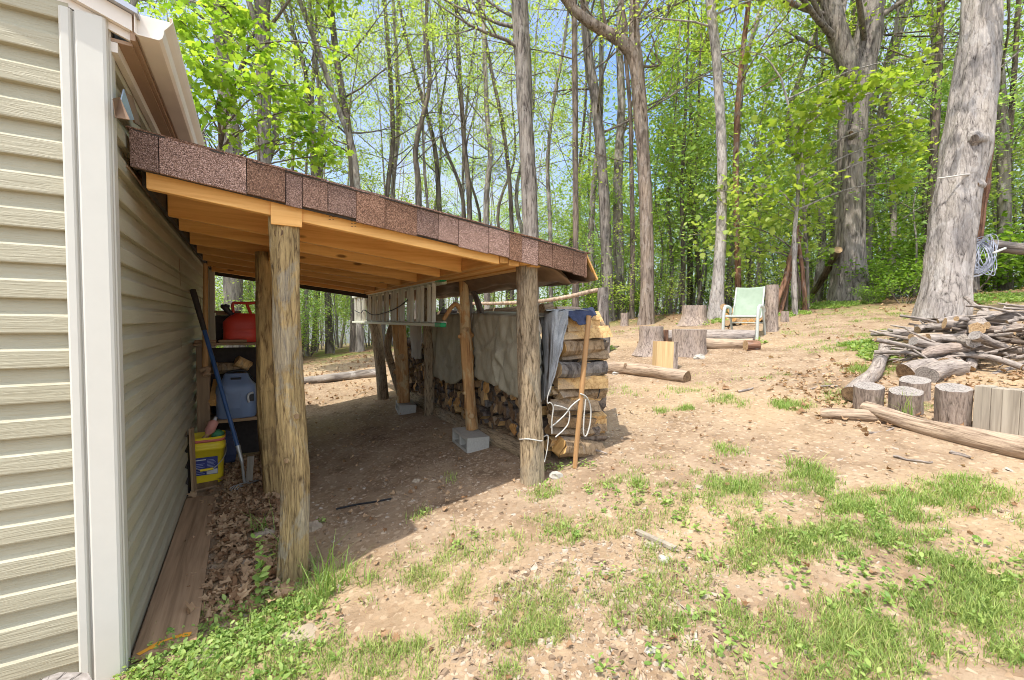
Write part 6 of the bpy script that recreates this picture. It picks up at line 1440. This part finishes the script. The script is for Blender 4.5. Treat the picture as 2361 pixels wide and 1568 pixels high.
def blades(px_patches, per_m2, hmin, hmax, width, cl=14):
    Vs = []; nb = 0
    for (px, py, r, dn) in px_patches:
        c = G(px, py); d = depth(c)
        dens = per_m2*dn*min(1.0, (4.0/max(d, 1.2))**1.1)
        nclump = max(2, int(dens*math.pi*(1.25*r)**2/cl))
        a = gq.uniform(0, 2*np.pi, nclump); rad = r*1.35*np.sqrt(gq.uniform(0, 1, nclump))*gq.uniform(0.6, 1.1, nclump)
        cx_, cy_ = c.x+rad*np.cos(a), c.y+rad*np.sin(a)
        keep = (np.sin(cx_*9.1+2*np.sin(cy_*7.3))+np.sin(cy_*11.7+cx_*4.1))*0.5 +0.55*np.sin(cx_*23.0+3*np.sin(cy_*19.0)) > -0.12+0.4*(rad/(r*1.35))
        cx_, cy_ = cx_[keep], cy_[keep]; m = len(cx_)
        if not m: continue
        hs = gq.uniform(0.5, 1.25, m)
        ii = np.repeat(np.arange(m), cl); n = len(ii)
        x = cx_[ii]+gq.normal(0, 0.018, n)*(1+0.15*d); y = cy_[ii]+gq.normal(0, 0.018, n)*(1+0.15*d); z = vz(x, y)-0.004
        h = gq.uniform(hmin, hmax, n)*hs[ii]; yaw = gq.uniform(0, 2*np.pi, n); bend = gq.uniform(0.25, 1.2, n); w = width*gq.uniform(0.6, 1.3, n)*(1+0.10*d)
        dx, dy = np.cos(yaw), np.sin(yaw); sx, sy = -dy, dx
        rows = []
        for t, wk in ((0, 1.0), (0.5, 0.85), (1.0, 0.12)):
            o = bend*h*t*t*0.8; zz = z+h*t*(1-0.28*bend*t)
            for s in (-1, 1): rows.append(np.stack([x+dx*o+s*sx*w*wk, y+dy*o+s*sy*w*wk, zz], -1))
        Vs.append(np.stack(rows, 1)); nb += n
    V = np.concatenate(Vs).reshape(-1, 3); k = np.arange(nb)[:, None]*6
    F = np.concatenate([k+np.array([[0, 1, 3, 2]]), k+np.array([[2, 3, 5, 4]])])
    return V, F
V, F = blades(PATCH, 8000, 0.014, 0.056, 0.0013, 20)
tag(mesh_np('grass', V, F, 'grass_blade'), 'patchy tufts of short green grass growing over the dirt', 'grass', kind='stuff')
TUFT = [(1780, 876, .07, 1), (1820, 936, .11, 1), (1790, 938, .06, 1), (1665, 920, .09, 1), (1712, 932, .07, 1), (1580, 945, .07, 1), (1520, 950, .05, 1), (1605, 957, .05, 1), (1680, 1042, .08, .8), (1840, 1092, .11, 1), (1560, 900, .1, .5), (1610, 915, .09, .7), (1450, 900, .09, .5), (1880, 893, .07, .9), (1960, 915, .12, 1), (1940, 940, .08, 1), (1480, 1110, .08, .7), (1680, 1112, .11, .9), (1930, 1110, .07, .9), (2200, 1120, .12, 1), (1250, 1140, .06, .8), (1930, 800, .18, .6), (2010, 790, .2, .8), (1985, 850, .15, .7), (2050, 850, .12, .9), (1290, 1245, .07, .8), (2100, 1160, .15, .8), (1960, 1180, .14, .9)]
V, F = blades(TUFT, 8500, 0.028, 0.08, 0.0015)
tag(mesh_np('grass', V, F, 'weed_leaf'), 'separate bright green grass tufts dotted over the bare slope and path', 'grass', kind='stuff')
TALL = [(790, 1290, .10, .6), (720, 1360, .12, .7), (655, 1270, .05, 1), (620, 1220, .05, .8), (690, 1400, .12, .5), (760, 1300, .05, 1), (830, 1345, .05, .8), (1290, 1265, .06, .7), (1370, 1300, .06, .7), (1830, 1095, .10, .4), (1215, 1530, .08, .5), (2100, 960, .1, .3)]
V, F = blades(TALL, 1500, 0.10, 0.24, 0.0026, 9)
tag(mesh_np('grass', V, F, 'weed_leaf'), 'taller arching grass clumps round the foot of the corner post', 'grass', kind='stuff')
# broad-leaved weeds
WEED = [(420, 1535, .14, 1), (480, 1500, .16, 1), (360, 1555, .10, 1), (540, 1460, .16, 1), (620, 1420, .16, .9), (680, 1370, .10, .8), (600, 1500, .2, .8), (700, 1440, .15, .5), (500, 1560, .2, 1), (640, 1550, .2, .5), (590, 1280, .04, .8), (605, 1330, .04, .8), (730, 1212, .03, 1), (1250, 1135, .08, .6), (1380, 1120, .10, .5), (1440, 1170, .12, .5), (1345, 1080, .06, .8), (1560, 1160, .12, .5), (1700, 1240, .2, .4), (1460, 1130, .1, .5), (1090, 1250, .1, .5), (1300, 1230, .1, .4), (1800, 1420, .3, .25), (1500, 1540, .15, .35), (1640, 1530, .15, .35), (1420, 1330, .15, .3), (1950, 1250, .3, .3), (2200, 1350, .3, .3), (980, 1185, .04, .6), (1740, 792, .12, .6), (1395, 805, .15, .6), (1290, 1075, .07, .8), (1210, 1080, .05, .8), (1900, 705, .5, .5), (1820, 725, .3, .7), (2010, 800, .25, .8), (2050, 820, .25, .7), (1870, 690, .4, .6), (1620, 745, .4, .3), (2270, 690, .6, .5), (1950, 700, .5, .6)]
Vs = []; Fs = []; off = 0
LEAF_O = np.array([(0, -0.03, 0), (0.35, -0.24, 0.05), (0.75, -0.22, 0.03), (1, 0, -0.04), (0.75, 0.22, 0.03), (0.35, 0.24, 0.05), (0, 0.03, 0)])
for (px, py, r, dn) in WEED:
    c = G(px, py); m = max(2, int(430*dn*r*r*3.14*1.8)); a = gq.uniform(0, 6.283, m); rad = r*1.3*np.sqrt(gq.uniform(0, 1, m))
    for xx, yy in zip(c.x+rad*np.cos(a), c.y+rad*np.sin(a)):
        k = gq.integers(5, 11); size = gq.uniform(0.010, 0.027)*(1.0 if depth(c) < 4 else 2.2); zz = zg(xx, yy)
        pts = np.stack([xx+gq.normal(0, 0.012, k), yy+gq.normal(0, 0.012, k), zz+gq.uniform(0.0, 0.035, k)], -1)
        Vv, Ff = leaves_np(pts, size, gq, LEAF_O, -0.25, 0.3); Vs.append(Vv); Fs.append(Ff+off); off += len(Vv)
# the one tall leafy weed by the post
for j in range(26):
    c = G(604, 1385); pts = np.array([[c.x+gq.normal(0, 0.012), c.y+gq.normal(0, 0.012), c.z+0.012*j]]*2); Vv, Ff = leaves_np(pts, 0.05*(1-0.018*j), gq, LEAF_O, -0.1, 0.2); Vs.append(Vv); Fs.append(Ff+off); off += len(Vv)
tag(mesh_np('weeds', np.concatenate(Vs), np.concatenate(Fs), 'weed_leaf'), 'low broad-leaved weeds and clover among the grass and along the house', 'weeds', kind='stuff')
# chips and gravel: small flattened bits, denser near the camera
def bits(n, xr, yr, smin, smax, flat, mask=None, lift=0.3):
    x = gq.uniform(*xr, n); y = gq.uniform(*yr, n)
    if mask is not None:
        kp = mask(x, y); x, y = x[kp], y[kp]; n = len(x)
    s = smin*(smax/smin)**(gq.uniform(0, 1, n)**2.2); yaw = gq.uniform(0, 6.283, n); asp = gq.uniform(0.4, 1.0, n); h = s*flat*gq.uniform(0.5, 1.2, n); z = vz(x, y)
    k = 5; ang = np.linspace(0, 2*np.pi, k, endpoint=False)[None]+gq.uniform(-0.4, 0.4, (n, k)); rj = gq.uniform(0.7, 1.1, (n, k))
    lx = np.cos(ang)*rj*s[:, None]; ly = np.sin(ang)*rj*(s*asp)[:, None]; tx, ty = gq.normal(0, 0.18, n), gq.normal(0, 0.18, n)
    def put(lx, ly, lz): return np.stack([x[:, None]+lx*np.cos(yaw)[:, None]-ly*np.sin(yaw)[:, None], y[:, None]+lx*np.sin(yaw)[:, None]+ly*np.cos(yaw)[:, None], z[:, None]+lz+lx*tx[:, None]+ly*ty[:, None]], -1)
    low = put(lx, ly, -0.3*h[:, None]); top = put(lx*0.72, ly*0.72, h[:, None]*(0.75+0.5*gq.random((n, k))))
    V = np.concatenate([low, top], 1).reshape(-1, 3); b0 = np.arange(n)[:, None]*10
    side = np.concatenate([b0+np.array([[i, (i+1) % 5, 5+(i+1) % 5, 5+i]]) for i in range(5)])
    tris = np.concatenate([b0+np.array([[5, 6, 7, 8]]), b0+np.array([[5, 8, 9, 9]])])
    cap = np.concatenate([b0+np.array([[5, 6, 7, 8]])])
    cap2 = b0+np.array([[8, 9, 5, 5]])
    return V, side, cap, b0
def bits_obj(args, mat, label, name, cat):
    Vall = []; Fall = []; off = 0
    for a in args:
        V, side, cap, b0 = bits(**a); Vall.append(V); Fall += [side+off, cap+off]; off += len(V)
    return tag(mesh_np(name, np.concatenate(Vall), np.concatenate(Fall), mat), label, cat, kind='stuff')
inside = lambda x, y: ~((x < -0.40) & (y > 2.0))
bits_obj([dict(n=8000, xr=(-0.4, 3.2), yr=(0.0, 3.4), smin=0.003, smax=0.022, flat=0.35, mask=lambda x, y: inside(x, y) & (np.sin(x*2.1+1.3*np.sin(y*2.7))+np.sin(y*3.3-x) > -0.9)),
          dict(n=7000, xr=(0.4, 1.9), yr=(0.6, 2.0), smin=0.004, smax=0.026, flat=0.4, mask=lambda x, y: ((x-1.15)**2/0.4+(y-1.25)**2/0.2) < 1),
          dict(n=3000, xr=(-0.35, 2.2), yr=(2.3, 6.5), smin=0.004, smax=0.02, flat=0.3),
          dict(n=7000, xr=(2, 9), yr=(0, 7), smin=0.006, smax=0.03, flat=0.25)], 'chips', 'scattered small stones, wood chips and grit over the dirt', 'gravel', 'gravel')
# dead leaves
def dead(n, xr, yr, mask, smin, smax):
    x = gq.uniform(*xr, n); y = gq.uniform(*yr, n); kp = mask(x, y); x, y = x[kp], y[kp]
    pts = np.stack([x, y, vz(x, y)+gq.uniform(0.004, 0.02, len(x))], -1)
    sh = LEAF_M*np.array([1, 0.8, 1])+np.array([0, 0, 1])*(0.9*LEAF_M[:, 1:2]**2+0.12*np.sin(LEAF_M[:, 0:1]*5))
    return leaves_np(pts, (smin+smax)*0.42, gq, sh, 0.0, 0.6)
Vs = []; Fs = []; off = 0
for a in ((2300, (-0.36, 0.16), (2.2, 4.6), lambda x, y: (x > -0.23+0.10*gq.random(len(x))) | (gq.random(len(x)) < 0.04), 0.03, 0.085), (300, (-0.4, 1.8), (2.3, 6), lambda x, y: gq.random(len(x)) < 0.6, 0.02, 0.06), (420, (0, 3.5), (0.2, 3.0), lambda x, y: inside(x, y), 0.015, 0.05), (2200, (3.6, 7.5), (0.2, 3.0), lambda x, y: ((x-5.0)**2/1.6+(y-1.5)**2/0.9 < 1) | (gq.random(len(x)) < 0.06), 0.03, 0.07), (2500, (4, 14), (1, 11), lambda x, y: gq.random(len(x)) < 0.25+0.5*((x*x+y*y) > 110), 0.04, 0.10), (1500, (0, 5), (6.5, 12.5), lambda x, y: gq.random(len(x)) < 0.7, 0.04, 0.09)):
    n, xr, yr_, mk, s0, s1 = a; V, F = dead(n, xr, yr_, mk, s0, s1); V[:, 2] = np.maximum(V[:, 2], vz(V[:, 0], V[:, 1])+0.002); Vs.append(V); Fs.append(F+off); off += len(V)
tag(mesh_np('fallen_leaves', np.concatenate(Vs), np.concatenate(Fs), 'dry_leaf'), 'brown dead leaves littering the ground, thickest along the house and brush heap', 'dead leaves', kind='stuff')
# fallen log beyond the shelter
a, c = G(640, 893), G(872, 868); log_obj('far_log', a+Vector((0, 0, 0.07)), c+Vector((0, 0, 0.07)), 0.07, 0.085, ['bark_far', 'end_tan'], 'long grey fallen log on the ground beyond the back of the lean-to', 'log', None, 14, 30, 0.1, 0.05, 140)
SUN_E, SKY_S, EXPO = 2.35, 0.15, 1.3
CLOUD = (2.6, 7.5)
# ================================================================== camera, light, sky
cam = bpy.data.cameras.new('camera'); cam.sensor_width = 36.0; cam.lens = 36.0*1272/3000; cam.clip_start = 0.05; cam.clip_end = 1000
co = bpy.data.objects.new('camera', cam); COL.objects.link(co)
M = Matrix((RT, UP, -FW)).transposed().to_4x4(); M.translation = CAMP
co.matrix_world = M; SC.camera = co
SUN = Vector((-0.55, -0.19, 1.2)).normalized()
sl = bpy.data.lights.new('sun', 'SUN'); sl.energy = SUN_E; sl.angle = R(0.5); sl.color = (1.0, 0.955, 0.88)
so = bpy.data.objects.new('sun', sl); COL.objects.link(so); so.rotation_mode = 'QUATERNION'; so.rotation_quaternion = SUN.to_track_quat('Z', 'Y')
w = bpy.data.worlds.new('World'); SC.world = w; w.use_nodes = True
wn = w.node_tree; bg = wn.nodes['Background']; sk = wn.nodes.new('ShaderNodeTexSky'); sk.sky_type = 'NISHITA'; sk.sun_disc = False
sk.sun_elevation = math.asin(SUN.z); sk.sun_rotation = math.atan2(SUN.x, SUN.y); sk.air_density = 1.0; sk.dust_density = 3.0; sk.ozone_density = 1.5
hs = wn.nodes.new('ShaderNodeHueSaturation'); hs.inputs['Saturation'].default_value = 1.3; wn.links.new(sk.outputs[0], hs.inputs['Color'])
tcw = wn.nodes.new('ShaderNodeTexCoord'); nzw = wn.nodes.new('ShaderNodeTexNoise'); nzw.inputs['Scale'].default_value = 2.2; nzw.inputs['Detail'].default_value = 7; nzw.inputs['Roughness'].default_value = 0.6
wn.links.new(tcw.outputs['Generated'], nzw.inputs['Vector'])
crw = wn.nodes.new('ShaderNodeValToRGB'); crw.color_ramp.elements[0].position = 0.38; crw.color_ramp.elements[0].color = (0.18, 0.18, 0.18, 1); crw.color_ramp.elements[1].position = 0.66; crw.color_ramp.elements[1].color = (0.85, 0.85, 0.85, 1)
wn.links.new(nzw.outputs['Fac'], crw.inputs[0])
dtw = wn.nodes.new('ShaderNodeVectorMath'); dtw.operation = 'DOT_PRODUCT'; wn.links.new(tcw.outputs['Generated'], dtw.inputs[0]); dtw.inputs[1].default_value = (-0.30, -0.75, 0.58)
mrw = wn.nodes.new('ShaderNodeMapRange'); wn.links.new(dtw.outputs['Value'], mrw.inputs[0]); mrw.inputs[1].default_value = 0.0; mrw.inputs[2].default_value = 0.9; mrw.inputs[3].default_value = CLOUD[0]; mrw.inputs[4].default_value = CLOUD[1]
clw = wn.nodes.new('ShaderNodeMix'); clw.data_type = 'RGBA'; clw.blend_type = 'MULTIPLY'; clw.inputs[0].default_value = 1.3; wn.links.new(mrw.outputs[0], clw.inputs[6]); clw.inputs[7].default_value = (0.93, 0.97, 1.0, 1)     # unseen cloud behind the camera brightened to fill the shade under the lean-to
mxw = wn.nodes.new('ShaderNodeMix'); mxw.data_type = 'RGBA'; wn.links.new(crw.outputs[0], mxw.inputs[0]); wn.links.new(hs.outputs[0], mxw.inputs[6]); wn.links.new(clw.outputs[2], mxw.inputs[7])     # thin bright cloud over the blue
wn.links.new(mxw.outputs[2], bg.inputs[0]); bg.inputs[1].default_value = SKY_S
SC.view_settings.view_transform = 'Standard'; SC.view_settings.look = 'None'; SC.view_settings.gamma = 1.0; SC.view_settings.exposure = EXPO
SC.cycles.max_bounces = 8; SC.cycles.diffuse_bounces = 5; SC.cycles.transmission_bounces = 4; SC.cycles.glossy_bounces = 2
SC.cycles.use_denoising = True
SC.cycles.sample_clamp_indirect = 6
SC.cycles.use_adaptive_sampling = True; SC.cycles.adaptive_threshold = 0.02
SC.cycles.pixel_filter_type = 'BLACKMAN_HARRIS'; SC.cycles.filter_width = 0.95
